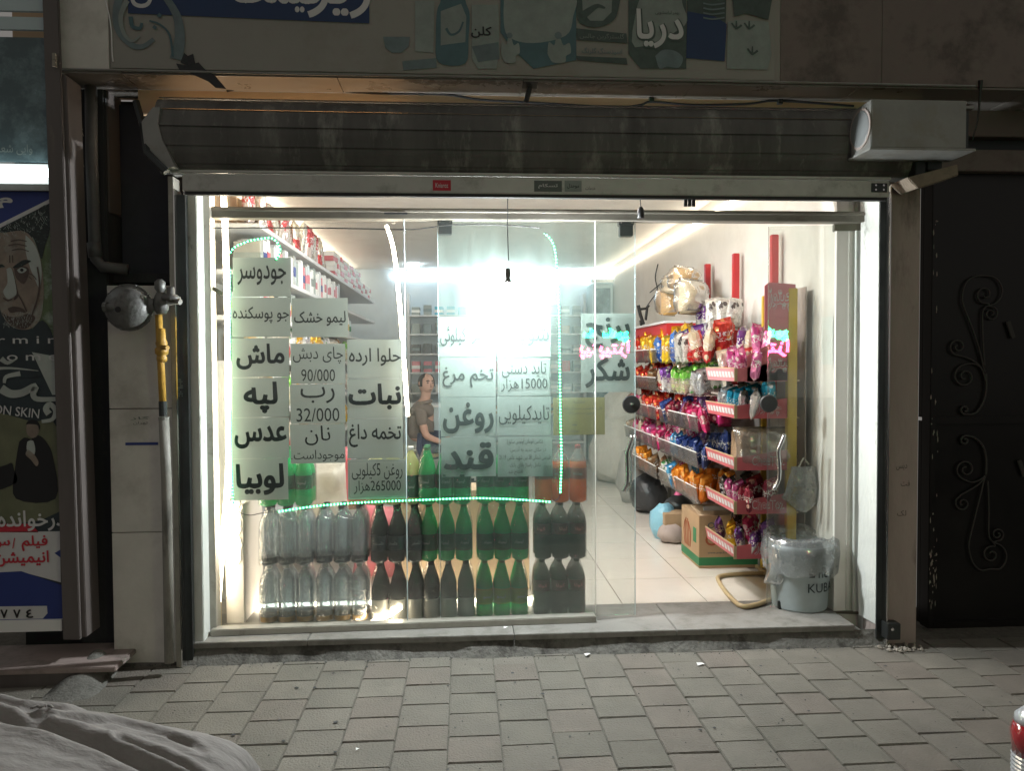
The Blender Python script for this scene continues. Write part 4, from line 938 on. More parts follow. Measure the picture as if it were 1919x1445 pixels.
for xe_ in (x0 - .002, x1 + .0005): P(obj('glass_edge', MB().box(xe_, xe_ + .0025, YD - .001, YD + .011, FL + .012, z0), 'palewall'), 0, lf)
for a, b, c, d in ((820, 410, 848, 438), (1160, 412, 1188, 442)):
    xx0, xx1, _, _, zz0, zz1 = pb(a, b, c, d, YD - .02, 0)
    f_ = P(obj('patch_fitting', MB().box(xx0 + .006, xx1 - .004, YD - .018, YD + .028, zz1, zz0 - .02), 'gunmetal', bevel=.003), 0, lf)
    P(obj('top_bracket', MB().box(xx0, xx1, YD - .024, YD + .03, zz0 - .028, zz0 + .012), 'gunmetal', bevel=.003), 0, lf)
    for k in range(4):
        xq = xx0 + .012 + k * (xx1 - xx0 - .024) / 3
        s_ = obj('screw', MB().lathe([(.004, YD - .027), (.004, YD - .024)], 6, (xq, 0, zz0 - .012 + (.01 if k in (1, 2) else -.004)), 'y'), 'chrome'); s_.parent = f_
def handle(par, px, y, mir):
    for k, (dy) in enumerate((-.035, .045)):
        pts = [(px + 9 * mir, 817), (px + 2 * mir, 838), (px - 1 * mir, 850), (px, 885), (px - 1 * mir, 905), (px - 9 * mir, 922)]
        P(obj('pull_handle', MB().tube(smooth([at(a + k * 6 * 1, b, y + dy) for a, b in pts], 4), .011, 10), 'chrome', smooth=True), 0, par)
    for b in (838, 905):
        q = at(px, b, y); P(obj('handle_spacer', MB().tube([(q.x, y - .035, q.z), (q.x + .008, y + .045, q.z)], .007, 8), 'chrome'), 0, par)
handle(lf, 1176, YD, 1)
def disc(par, px, py, y):
    q = at(px, py, y); P(obj('lock_disc', MB().lathe([(0, y - .014), (.046, y - .012), (.05, y - .002)], 24, (q.x, 0, q.z), 'y'), 'rubber', smooth=False), 0, par)
    P(obj('lock_cylinder', MB().lathe([(0, y - .02), (.009, y - .019), (.011, y - .014)], 12, (q.x, 0, q.z), 'y'), 'chrome'), 0, par)
disc(lf, 1183, 758, YD)
xh = at(1616, 700, YD).x
rf = thing('glass_door', 'right glass door leaf with steel pull handle, slightly ajar beside the plaster reveal', 'glass door', (xh, YD, FL), (0, 0, R(-10.7)))
wl = (xh - at(1440, 700, YD).x) / (math.cos(R(10.7)) + (at(1440, 700, YD).x / 4.13) * math.sin(R(10.7))); zt_ = at(1500, 419, YD).z
def RL(o): o.parent = rf; return o
RL(obj('door_glass', MB().box(-wl, 0, 0, .01, .008, zt_ - FL), 'glassright'))
RL(obj('edge_strip', MB().box(-wl - .003, -wl - .0005, -.001, .011, .008, zt_ - FL), 'acrylic'))
def loc(px, py): q = at(px, py, YD); return (q.x - xh, q.z - FL)
a = loc(1566, 418); b = loc(1614, 432); RL(obj('top_hinge', MB().box(a[0], b[0], -.016, .026, b[1], a[1]), 'bronze', bevel=.003))
a = loc(1562, 1152); RL(obj('bottom_hinge', MB().box(a[0], b[0] + .002, -.016, .026, .0, a[1]), 'bronze', bevel=.003))
a = loc(1466, 1134); b = loc(1502, 1167); RL(obj('bottom_lock', MB().box(a[0], b[0], -.018, .028, .0, a[1]), 'gunmetal', bevel=.004))
q = loc(1483, 1150); RL(obj('lock_knob', MB().lathe([(0, -.03), (.01, -.028), (.012, -.018)], 12, (q[0], 0, q[1]), 'y'), 'chrome'))
q = loc(1450, 758); RL(obj('lock_disc', MB().lathe([(0, -.014), (.044, -.012), (.05, -.002)], 24, (q[0], 0, q[1]), 'y'), 'rubber'))
for k, dy in enumerate((-.035, .045)):
    pts = [loc(a + k * 6, b) for a, b in ((1476, 817), (1468, 838), (1465, 850), (1467, 885), (1465, 905), (1456, 922))]
    RL(obj('pull_handle', MB().tube(smooth([(x, dy, z) for x, z in pts], 4), .011, 10), 'chrome', smooth=True))

# cord, wire, small black plug
wr = smooth([at(a, b, -.005) for a, b in ((398, 427), (600, 427), (757, 430), (800, 427), (850, 421), (950, 422), (1012, 427))], 4)
tag(obj('wire', MB().tube(wr, .0035, 5), 'rubber'), 'thin dark wire strung behind the glass just under the transom beam', 'wire')
q = at(1201, 398, -.2)
pl = thing('hanging_plug', 'small black plug hanging on a short cord from the shutter rail', 'plug', q)
P(obj('plug_body', MB().lathe([(.014, -.03), (.018, -.028), (.018, .01), (.012, .022), (.005, .03)], 10, tuple(q)), 'rubber', smooth=True), 0, pl)
P(obj('cord', MB().tube([q + Vector((0, 0, .02)), at(1199, 360, -.22)], .0025, 5), 'rubber'), 0, pl)

# ------------------------------------------------------------------ hanging lamp
YL = -.085
lc = at(952, 540, YL)
lam = thing('hanging_lamp', 'blazing white bulb under a small shade hanging on a thin cord before the door', 'lamp', lc)
P(obj('cord', MB().tube([at(953, 365, -.24), at(951, 372, -.16), at(951, 430, YL), at(953, 488, YL)], .0028, 5), 'rubber'), 0, lam)
P(obj('socket', MB().lathe([(.006, .105), (.013, .1), (.015, .07), (.012, .05), (.018, .035)], 14, tuple(lc)), 'meter', smooth=True), 0, lam)
P(obj('shade', MB().lathe([(.016, .045), (.019, .036), (.034, .031), (.037, .026)], 20, tuple(lc)), 'meter', smooth=True), 0, lam)
P(obj('bulb', MB().lathe([(.022, .028), (.04, .014), (.05, -.012), (.046, -.037), (.03, -.056), (0, -.064)], 14, tuple(lc)), BULB, smooth=True), 0, lam)

# ================================================================== PAPER SIGNS
def sign(rect, lines, label, y, m='paper', border=False, ylift=.006, curl=0):
    a = at(rect[0], rect[1], y); b = at(rect[2], rect[3], y); w_ = (b.x - a.x) / 2 - .0015; h_ = (a.z - b.z) / 2 - .001
    cx_, cz_ = (a.x + b.x) / 2, (a.z + b.z) / 2
    t = thing('paper_sign', label, 'sign', (cx_, y, cz_), (0, R(rnd.uniform(-.5, .5)), 0))
    mb = MB(); n = 7; vs = []
    sd = rnd.random() * 50
    for i in range(n + 1):
        for j in range(n + 1):
            u, v = -1 + 2 * i / n, -1 + 2 * j / n
            vs.append((u * w_, .0016 * noise.noise(Vector((u * 1.3, v * 1.3, sd))) + (.006 * max(0, v - .3) ** 2 if curl else 0) + .0005, v * h_))
    mb.add(vs, [(i * (n + 1) + j, (i + 1) * (n + 1) + j, (i + 1) * (n + 1) + j + 1, i * (n + 1) + j + 1) for i in range(n) for j in range(n)])
    o = obj('sheet', mb, m, t, smooth=True)
    for tx, ux, uz, tw, th_, bold in lines:
        me_ = lettering(tx, tw * 2 * w_, th_ * 2 * h_, bold)
        obj('lettering', me_, 'ink' if m == 'paper' else 'inksoft', t, loc=(ux * w_, -.0022, uz * h_))
    if border:
        pts = []
        for cx2, cz2, a0 in ((.88, .8, 0), (-.88, .8, 90), (-.88, -.8, 180), (.88, -.8, 270)):
            for k in range(5):
                an = R(a0 + 22.5 * k); pts.append((cx2 * w_ + .07 * w_ * math.cos(an), -.0022, cz2 * h_ + .1 * h_ * math.sin(an)))
        obj('border_line', MB().tube(pts, .0007, 4, closed=True), 'inksoft', t)
    return t
g1, g2 = .016, .012
def yg(px): q = at(px, 700, -.03); return YG(q.x) + g1
SG = [
 ((435, 482, 546, 556), [('جودوسر', 0, .1, .84, .52, .012)], 'paper sign for oats, topmost sheet of the left column'),
 ((433, 557, 545, 632), [('جو پوسکنده', .0, .12, .96, .42, .008)], 'paper sign for peeled barley in small bold letters, second in the left column'),
 ((433, 633, 543, 707), [('ماش', 0, .05, .84, .66, .03)], 'paper sign with the large Persian word mash for mung beans'),
 ((434, 708, 543, 782), [('لپه', 0, 0, .6, .8, .035)], 'paper sign with the large Persian word for split peas'),
 ((434, 783, 543, 859), [('عدس', 0, .05, .92, .56, .03)], 'paper sign with the large Persian word for lentils'),
 ((434, 860, 541, 937), [('لوبیا', 0, .0, .86, .76, .035)], 'paper sign with the large word for beans, lowest sheet of the left column'),
 ((546, 558, 653, 632), [('لیمو خشک', 0, -.05, .92, .38, .014)], 'paper sign for dried limes, bending at its lower edge'),
 ((544, 644, 648, 719), [('چای دبش', 0, .42, .92, .42, .0), ('90/000', -.0, -.58, .62, .3, .0)], 'thin lettered paper sign for tea with the price 90/000'),
 ((543, 720, 648, 794), [('رب', 0, .45, .62, .42, .0), ('32/000', 0, -.55, .78, .34, .0)], 'thin lettered paper sign for tomato paste with the price 32/000'),
 ((543, 795, 648, 868), [('نان', 0, .42, .46, .5, .0), ('موجوداست', .04, -.62, .92, .3, .0), ('.', -.95, -.75, .02, .03, 0)], 'thin lettered paper sign saying bread is available'),
 ((650, 636, 755, 709), [('حلوا ارده', 0, .1, .94, .46, .012)], 'paper sign for halva, top of the third column'),
 ((650, 710, 755, 784), [('نبات', 0, .1, .96, .66, .035)], 'paper sign with the large Persian word nabat for rock sugar'),
 ((650, 785, 756, 859), [('تخمه داغ', 0, .15, .94, .58, .016)], 'paper sign for hot roasted seeds below the rock sugar sign'),
 ((651, 861, 763, 935), [('روغن 5کیلویی', 0, .4, .86, .42, -.0), ('265000هزار', 0, -.4, .8, .34, -.0)], 'bordered paper sign for 5 kilo oil with the price 265000'),
]
for r_, ln, lb in SG:
    y = yg((r_[0] + r_[2]) / 2)
    sign(r_, ln, lb, y, border='bordered' in lb, curl='limes' in lb)
y = YD - .004
for r_, ln, lb in [
 ((822, 594, 930, 669), [('کیلوئی', -.5, .05, .46, .5, .012), ('پنیر', .52, -.05, .4, .4, .012)], 'paper sign for cheese by the kilo beside the lamp glare'),
 ((931, 594, 1032, 669), [('شوینده', 0, .05, .94, .5, .012)], 'paper sign for detergents washed out in the lamp glare'),
 ((824, 670, 930, 744), [('تخم مرغ', 0, -.0, .92, .52, .014)], 'paper sign for eggs on the left door leaf'),
 ((932, 671, 1032, 742), [('تاید دستی', 0, .4, .84, .42, .0), ('15000هزار', 0, -.42, .88, .36, .0)], 'bordered paper sign for hand washing powder with the price 15000'),
 ((825, 745, 930, 818), [('روغن', 0, -.05, .92, .8, .03)], 'paper sign with the large Persian word for oil'),
 ((931, 743, 1033, 816), [('تایدکیلویی', 0, .05, .94, .5, .0)], 'thin lettered paper sign for washing powder by the kilo'),
 ((826, 820, 930, 893), [('قند', 0, .05, .92, .7, .035)], 'paper sign with the large word for sugar cubes above the green bottles'),
 ((932, 818, 1036, 893), [('عکاسی قومانی (ونوس سابق)', .0, .72, .66, .14, 0), ('در مکان جدید به آدرس:', .1, .34, .66, .14, 0), ('طبرسی شمالی 28 بین شهید عالمی 21,19', 0, -.06, .94, .15, 0), ('داخل پاساژ بالای بانک', 0, -.45, .56, .14, 0), ('افتتاح شد', -.35, -.78, .26, .12, 0)], 'paper notice of small address lines above the orange bottles'),
 ((1088, 587, 1189, 660), [('برنج', 0, .0, .84, .8, .03)], 'paper sign with the large word for rice, dimmed by neon reflections'),
 ((1088, 661, 1189, 735), [('شکر', 0, .0, .84, .78, .03)], 'paper sign with the large word for sugar under the rice sign'),
]:
    sign(r_, ln, lb, YD + .018, border='bordered' in lb)
sign((1036, 745, 1134, 815), [('اطلاعیه', 0, .75, .22, .1, 0), ('قابل توجه مشتریان محترم این واحد صنفی', 0, .4, .9, .1, 0), ('عرضه مستقیم کالا', .1, .15, .5, .09, 0), ('ثبت', -.18, -.4, .1, .18, .02), ('سامانه', -.18, -.75, .16, .1, 0)], 'dark olive information card taped inside the door glass', YD + .016, m='olive')
# small notice on the right wall
q = atx(1550, 640, XR - .004)
wn = thing('wall_notice', 'tall narrow paper notice on the right wall behind the ajar glass leaf', 'notice', tuple(q), (0, 0, R(90)))
mb = MB(); mb.add([(-.07, 0, -.13), (.07, 0, -.13), (.07, 0, .14), (-.07, 0, .14)], [(0, 1, 2, 3)]); obj('sheet', mb, 'reveal', wn)
for k in range(7): obj('text_line', MB().box(-.06, .06 - .02 * (k % 3), -.002, -.001, .06 - k * .03, .066 - k * .03), 'inksoft', wn)
obj('emblem', MB().tube([(.03 * math.cos(R(a)), -.002, .11 + .025 * math.sin(R(a))) for a in range(0, 360, 30)], .002, 4, closed=True), 'inksoft', wn)

# ================================================================== LIGHT STRIPS
def led_strip(pts, label, n=None, y=0, m='greenled', r=.0046, step=.0178, wire=None):
    P_ = smooth(pts, 6); t = thing('led_strip', label, 'light strip', P_[0])
    P(obj('strip_tape', MB().tube([p + Vector((0, .006, 0)) for p in P_], .004, 5), 'greenprint'), 0, t)
    mb = MB(); acc = 0; last = P_[0]
    d = 0
    for p in P_[1:]:
        seg = (p - last).length; u = step - acc
        while u <= seg:
            q = last.lerp(p, u / seg); mb.lathe([(0, -r), (r * .75, -r * .7), (r, 0), (r * .75, r * .7), (0, r)], 6, tuple(q)); u += step
        acc = (acc + seg) % step; last = p
    o = P(obj('diodes', mb, m), 0, t); o['kind'] = 'stuff'; return t
yv = lambda px: YG(at(px, 700, 0).x) + .004
G = lambda l, dy=0: [at(a, b, yv(a) + dy) for a, b in l]
led_strip(G([(428, 478), (440, 463), (465, 452), (490, 447), (508, 446), (519, 454), (525, 467), (522, 479), (515, 488)]), 'green lit led strip curling in a hook above the topmost left sign')
led_strip(G([(431, 500), (431, 700), (433, 860), (437, 950)]), 'green led strip running down beside the left column of signs')
led_strip(G([(517, 960), (600, 948), (700, 941), (800, 937), (890, 934), (960, 936), (1034, 941)]), 'long green led strip sagging across the bottle stacks')
led_strip([at(a, b, -.006) for a, b in ((1020, 436), (1038, 460), (1045, 520), (1048, 600), (1050, 760), (1052, 860), (1050, 926))], 'vertical green led strip beside the dish soap and detergent signs')
tag(obj('lead_wire', MB().tube(smooth(G([(437, 950), (452, 962), (470, 966), (490, 962), (517, 960)]), 3), .0022, 5), 'rubber'), 'thin black lead joining the vertical and the sagging green led strips', 'wire')
tag(obj('lead_wire', MB().tube(smooth(G([(1034, 941), (1045, 936), (1050, 926)]), 3), .0022, 5), 'rubber'), 'thin black lead at the lower corner of the green strip by the orange bottles', 'wire')
def rope(pts, label, r=.011, m=ROPE):
    tag(obj('rope_light', MB().tube(smooth(pts, 5), r, 8), m, smooth=True), label, 'rope light')
rope([at(a, b, .05) for a, b in ((421, 250), (419, 364), (421, 400), (424, 500), (427, 640), (428, 760), (428, 880), (421, 980), (412, 1080), (405, 1186))], 'warm white rope light hanging down the left edge of the window', .015)
rope([(-1.45, -.1, 2.745), (-1.0, -.1, 2.75), (-.3, -.1, 2.745)], 'added unseen warm rope light behind the left part of the shutter roll', .009, glow('addedrope', (1, .66, .36), 11))  # unseen rope added to throw a warm glow on the lintel
rope([at(a, b, .045) for a, b in ((590, 1176), (640, 1175), (690, 1168), (728, 1154), (752, 1138))], 'warm white rope light curving along the window foot before the water bottles')
rope([at(a, b, c) for a, b, c in ((725, 424, .5), (738, 470, .35), (748, 560, .2), (756, 660, .12), (764, 780, .08))], 'warm white rope light slanting down behind the halva sign')
q0 = at(640, 364, 2.2)
rope([(-1.25, .34, FL + .015), (-.7, .36, FL + .015), (0, .35, FL + .015), (.55, .37, FL + .015)], 'warm rope light lying on the floor behind the bottle stacks', .011)
# ceiling edge strips
zc_ = CE - .1
rope([(XR - .02, .35, zc_), (XR - .02, 3, zc_ - .02), (XR - .02, YB - .05, zc_)], 'warm light strip along the top of the right shop wall', .011, 'edgerope')
rope([(XL + .6, YB - .03, zc_), (.5, YB - .03, zc_ - .01), (XR - .05, YB - .03, zc_)], 'light strip along the top of the back shop wall', .014, 'cooltube')
rope([(XL + .06, .5, zc_ + .04), (XL + .06, YB - .1, zc_ + .04)], 'warm light strip along the top of the left shop wall above the shelves', .013, 'edgerope')
tu = thing('ceiling_lamp', 'long cool fluorescent lamp high on the back wall at its right end', 'lamp', (1.3, YB - .1, 2.76))
P(obj('tube', MB().tube([at(1060, 501, YB - .12), at(1152, 505, YB - .12)], .02, 8), 'cooltube'), 0, tu)
P(obj('holder', MB().box(at(1060, 500, YB - .1).x, at(1152, 500, YB - .1).x, YB - .09, YB - .04, at(1060, 496, YB - .1).z, at(1060, 488, YB - .1).z), 'white'), 0, tu)
tu = thing('ceiling_lamp', 'cool lamp glowing at the left end of the back wall beside the shelving', 'lamp', (-.6, YB - .6, 2.7))
P(obj('globe', MB().lathe([(0, -.09), (.07, -.06), (.09, 0), (.07, .06), (0, .09)], 12, tuple(at(774, 496, YB - .6))), 'cooltube', smooth=True), 0, tu)
P(obj('base', MB().lathe([(.05, .08), (.05, .13)], 12, tuple(at(774, 496, YB - .6))), 'white'), 0, tu)
for k, (y, nm) in enumerate(((.7, 'nearest to the street'), (1.45, 'behind the shutter rail'))):  # unseen light panels added to brighten the shop interior
    tu = thing('ceiling_lamp', f'added unseen square ceiling light panel {nm}', 'lamp', (.25, y, CE - .02))
    P(obj('added_panel_housing', MB().box(-.05, .55, y - .3, y + .3, CE - .02, CE - .001), 'white'), 0, tu)
    P(obj('added_panel', MB().box(-.03, .53, y - .28, y + .28, CE - .028, CE - .021), glow('panel', (1, .95, .9), 46) if k == 0 else 'panel'), 0, tu)

# ================================================================== BOTTLE PACKS
BM = {}
def bottle_mesh(kind):
    if kind in BM: return BM[kind]
    H = .315
    if kind == 'water':
        pr = [(.03, 0), (.043, .006)]
        for k in range(11): pr += [(.0455, .02 + k * .018), (.0425, .029 + k * .018)]
        pr += [(.045, .225), (.036, .25), (.022, .272), (.0145, .285), (.0145, .3)]
    elif kind == 'slim':
        pr = [(.03, 0), (.044, .008), (.0465, .03), (.0465, .08), (.0435, .11), (.0465, .15), (.044, .18), (.034, .215), (.022, .25), (.015, .28), (.0145, .3)]
    elif kind == 'round':
        pr = [(.032, 0), (.046, .008), (.0475, .03), (.0475, .2), (.044, .23), (.032, .255), (.018, .278), (.0145, .288), (.0145, .3)]
    else:
        pr = [(.03, 0), (.045, .008), (.047, .04), (.047, .12), (.0455, .125), (.0455, .17), (.046, .175), (.04, .2), (.028, .245), (.016, .282), (.0145, .3)]
    BM[kind] = pr; return pr
PACKP = {}
def pack(spec, x, y, z, label):
    kind, bm_, cap, lbm, l0, l1, neckfill = spec
    t = thing('bottle_pack', label, 'bottle pack', (x, y, z), (0, 0, R(rnd.uniform(-1, 1))), 'shrink wrapped bottle packs stacked behind the window')
    key = spec
    if key not in PACKP:
        pr = bottle_mesh(kind); n = 16
        if neckfill:       # empty neck above the drink
            lo = [p for p in pr if p[1] <= neckfill] + [(pr[[q[1] > neckfill for q in pr].index(True)][0], neckfill)]
            hi = [lo[-1]] + [p for p in pr if p[1] > neckfill]
            mb = MB().lathe(lo, n); mb.m = 1; mb.lathe(hi, n); body = mb.mesh('bottle', [bm_, 'bneck'], True)
        else: body = MB().lathe(pr, n).mesh('bottle', bm_, True)
        capm = MB().lathe([(.0165, .294), (.0168, .31), (.014, .314)], 12).mesh('cap', cap)
        rl = max(r for r, h in pr if l0 - .01 <= h <= l1 + .01) + .0008
        lab = MB().lathe([(rl, l0), (rl, l1)], n)
        lab.f = [f for f in lab.f if len(f) == 4]; lab.mi = [0] * len(lab.f)
        PACKP[key] = (body, capm, lab.mesh('label', lbm, True))
        tx = {'lblgreen': 'لیموناد', 'lblyellow': 'لیمو', 'lblorange': 'نوشابه', 'lblred': 'کولا', 'lbldark': 'دلستر'}.get(lbm)
        if tx:
            L_ = lettering(tx, .05, .024, .01); L_.v = [(rl * math.sin(v[0] / rl), -rl * math.cos(v[0] / rl) - .0012 + v[1], v[2] + (l0 + l1) / 2) for v in L_.v]
            PACKP[key] += (L_.mesh('brand_lettering', 'tealpale' if lbm != 'lblred' else 'redfade'),)
    ms = PACKP[key]
    for i in range(3):
        for j in range(1 if kind == 'round' and bm_ != 'bcola' else 2):
            b = link('bottle', ms[0], t, ((i - 1) * .0955 + rnd.uniform(-.001, .001), (j - .5) * .0955, 0), (0, 0, 0))
            link('cap', ms[1], b); link('label', ms[2], b)
            if len(ms) > 3 and j == 0: link('lettering', ms[3], b, rot=(0, 0, R(rnd.uniform(-25, 25))))
    sh = MB(); n = 20; vs = []
    prof = [(0, 1.0), (.01, 1.02), (.1, 1.012), (.2, 1.01), (.24, .96), (.28, .87), (.31, .8)]
    for h, k in prof:
        for i in range(n):
            a = 2 * math.pi * i / n; ca, sa = math.cos(a), math.sin(a)
            X = .145 * (abs(ca) ** .35) * (1 if ca > 0 else -1); Y = .0975 * (abs(sa) ** .35) * (1 if sa > 0 else -1)
            ww = 1 + .012 * noise.noise(Vector((X * 30, Y * 30, h * 30 + z * 7)))
            vs.append((X * k * ww, Y * k * ww, h))
    sh.add(vs, [(i * n + k, i * n + (k + 1) % n, (i + 1) * n + (k + 1) % n, (i + 1) * n + k) for i in range(len(prof) - 1) for k in range(n)])
    link('shrink_wrap', sh.mesh('shrink_wrap', 'shrink', True), t)
    return t
WT = ('water', 'bwater', 'rubber', 'lbldark', .01, .045, 0)
WT2 = ('water', 'bwater', 'white', 'amberglow', .008, .035, 0)  # amber base band paints the floor rope's glow onto the bottle
GR = ('cola', 'bgreen', 'greenprint', 'lblgreen', .09, .165, 0)
GR2 = ('slim', 'bgreen', 'greenprint', 'lblgreen', .06, .15, 0)
GY = ('cola', 'bgreen', 'greenprint', 'lblyellow', .075, .16, 0)
LM = ('round', 'blemon', 'white', 'lblgreen', .04, .16, 0)
OR = ('round', 'borange', 'redfade', 'lblorange', .13, .19, .225)
CO = ('round', 'bcola', 'black', 'lblred', .14, .2, .225)
BK = ('slim', 'bblack', 'black', 'lbldark', .07, .15, 0)
BS = ('slim', 'bblack', 'black', 'lblsilver', .01, .115, 0)
cols = [(536, -.01, [(WT2, 'six wrapped clear water bottles with painted amber base glow, foot of the far left stack'), (WT, 'six wrapped bluish water bottles in the middle of the far left stack'), (GR, 'six wrapped green lemonade bottles on top of the far left stack')]),
        (638, 0, [(WT2, 'six wrapped clear water bottles at the foot of the second stack from the left'), (WT, 'six wrapped clear water bottles on top of the second stack from the left')]),
        (741, 0, [(BS, 'six wrapped black bottles with silver labels under the lemon bottle stack'), (BK, 'six wrapped plain black bottles below the pale lemon bottles'), (LM, 'wrapped pale lemon bottles on top of the black bottles')]),
        (836, .0, [(BS, 'six wrapped black bottles with silver labels right of centre under green bottles'), (GR2, 'six wrapped dark green bottles between black bottles and top green pack'), (GR, 'six wrapped bright green bottles on top under the sugar sign')]),
        (941, .0, [(GY, 'six wrapped green bottles with yellow labels at the floor'), (GR2, 'six wrapped dark green bottles above the yellow labelled pack'), (GR, 'six wrapped green bottles on top beside the orange bottles')]),
        (1047, .0, [(CO, 'six wrapped cola bottles standing on the floor at the right'), (CO, 'six wrapped cola bottles between the orange pack and the lower cola pack'), (OR, 'wrapped orange soda bottles on top of the cola')])]
for px, dx, lv in cols:
    yy = .155
    x = at(px, 1000, yy - .05).x
    for k, (sp_, lb) in enumerate(lv): pack(sp_, x + rnd.uniform(-.012, .012) + (.0 if k < 2 or px > 600 else -.0), yy + rnd.uniform(-.01, .02), FL + k * .316, lb)

# ================================================================== LEFT SHELVES
XS = -1.19                     # shelf front edge
SZ = [.45, .85, 1.2, 1.52, 1.79, 2.06, 2.33]
ls = thing('wall_shelving', 'long white wall shelving on the left wall of the shop', 'shelf', (XL, 3, FL))
y0s, y1s = .55, 6.4
for z in SZ: P(obj('shelf_board', MB().box(XL + .005, XS, y0s, y1s, z - .028, z), 'shelf', bevel=.002), 0, ls)
for y in (y0s + .02, 2.0, 3.5, 5.0, 6.38): P(obj('upright', MB().box(XL + .003, XL + .05, y - .02, y + .02, FL, 2.6), 'shelf'), 0, ls)
P(obj('end_panel', MB().box(XL + .005, XS - .02, y0s - .014, y0s - .002, FL, 1.5), 'reveal'), 0, ls)
LF = 'goods on the left wall shelves'
bc = {}
def carton(name, dx, dy, dz, mats, loc, label, cat, group, rotz=0, band=None, tilt=0):
    key = (name, round(dx, 3), round(dy, 3), round(dz, 3), mats, band)
    if key not in bc:
        bc[key] = [MB().box(-dx / 2, dx / 2, -dy / 2, dy / 2, 0, dz).mesh(name, mats, bevel=.0025)]
        if band: bc[key].append(MB().box(-dx / 2 - .0012, dx / 2 + .0012, -dy / 2 - .0012, dy / 2 + .0012, dz * .3, dz * .62).mesh('label_band', band))
    o = link(name, bc[key][0], None, loc, (0, R(tilt), R(rotz))); tag(o, label, cat, group)
    if band: link('label_band', bc[key][1], o)
    return o
# top shelf: leaning red and cream packets then boxes
y = .62; i = 0
cc_ = ['redwhite', 'creampack', 'redwhite', 'creampack']
def pillow(w_, h_, t_, seed, nx=12, ny=17, crimp=.06, flat=0):
    mb = MB(); rr_ = random.Random(seed)
    def g(i, j, s):
        u, v = -1 + 2 * i / nx, -1 + 2 * j / ny
        e = max(0, 1 - abs(u) ** 2.4) ** .55 * max(0, 1 - abs(v) ** 3.2) ** .6
        if abs(v) > 1 - crimp * 2: e *= .12
        nz = noise.noise(Vector((u * 2.2 + seed, v * 2.2, s * 3)))
        wr_ = .12 * noise.noise(Vector((u * 9, v * 9 + seed, s * 3))) + 1.0 * (.32 - abs(noise.noise(Vector((u * 5 + seed, v * 2.2 + seed, s * 4))))) * (.2 + abs(v) ** 1.5)
        pinch = 1 - .13 * (1 - abs(v)) ** .7 * .6
        return (u * w_ / 2 * pinch * (1 + .02 * nz), s * t_ / 2 * (e * (1 + .35 * nz) + wr_ * .5 * e ** .3), (v + 1) * h_ / 2)
    vs = [g(i, j, -1) for j in range(ny + 1) for i in range(nx + 1)]
    n0 = len(vs); idx = {}
    for j in range(ny + 1):
        for i in range(nx + 1):
            if i in (0, nx) or j in (0, ny): idx[(i, j)] = j * (nx + 1) + i
            else: idx[(i, j)] = len(vs); vs.append(g(i, j, 1))
    fs = [(j * (nx + 1) + i, j * (nx + 1) + i + 1, (j + 1) * (nx + 1) + i + 1, (j + 1) * (nx + 1) + i) for j in range(ny) for i in range(nx)]
    fs += [(idx[(i, j + 1)], idx[(i + 1, j + 1)], idx[(i + 1, j)], idx[(i, j)]) for j in range(ny) for i in range(nx)]
    mb.add(vs, fs); return mb
BAGV = [pillow(.17, .24, .075, s) for s in range(6)]
BAGM = {}
def bag(col, loc, rot, scale, label, group='snack bags on the display racks', name='snack_bag', cat='snack bag'):
    v = rnd.randrange(6); k = (col, v)
    if k not in BAGM: BAGM[k] = BAGV[v].mesh('snack_bag', PK[col], False)
    o = link(name, BAGM[k], None, loc, rot, scale); tag(o, label, cat, group); return o
for i in range(16):
    c = ['redwhite', 'creampack', 'redwhite', 'redcream', 'creampack'][i % 5]
    o = bag(c, (XS - .08 - .03 * rnd.random(), .66 + i * .165, SZ[6]), (R(rnd.uniform(-16, 10)), R(rnd.uniform(-6, 6)), R(90 + rnd.uniform(-18, 18))), (.95, .9, 1.0 + .3 * rnd.random()), f'{"red and white" if "red" in c else "cream"} macaroni packet, {ORD[i]} from the street on the topmost left shelf', LF, 'food_packet', 'food packet')
for i in range(9):
    carton('carton', .12, .2, .26, 'creampack_box' if False else 'cardtop', (XL + .1, .7 + i * .24, SZ[6]), f'tan carton behind the packets, {ORD[i]} from the street on the topmost left shelf', 'carton', LF, rnd.uniform(-4, 4))
for i in range(14):
    for k in range(5 if i < 9 else 3):
        carton('book_box', .26, .2, .045, 'white' if (i + k) % 3 else 'pinkred', (XS - .15, 3.38 + i * .21, SZ[6] + k * .047), f'flat box, {ORD[k]} up in the {ORD[i]} pile beyond the macaroni packets', 'box', LF, rnd.uniform(-5, 5), 'violet_band' if False else None)
# second shelf: slim upright cartons
for i in range(36):
    m = rnd.choice(['white', 'white', 'shelf', 'lblsilver', 'paper']); b = rnd.choice(['tealpale', 'blueprint', 'pinkred', 'lblsilver', None, None, 'redfade'])
    if i % 9 == 6: m = 'pinkred'
    d = .058 + .01 * (i % 3)
    carton('slim_carton', .16, d, .17 + .02 * ((i * 7) % 3), m, (XS - .09, .62 + i * .082, SZ[5]), f'slim upright {"pink" if m == "pinkred" else "pale"} carton, {ORD[i]} from the street on the second shelf down', 'carton', LF, rnd.uniform(-3, 3), b)
for i in range(30):
    m = rnd.choice(['white', 'palewall', 'paper', 'cardtop', 'tealpale'])
    carton('small_box', .18, .1, .14 + .03 * ((i * 5) % 3), m, (XS - .11, .64 + i * .125, SZ[4]), f'small upright {m if m in ("white",) else "coloured"} box, {ORD[i]} from the street on the third shelf down', 'box', LF, rnd.uniform(-6, 6), rnd.choice(['redfade', 'greenprint', 'yellow', None]))
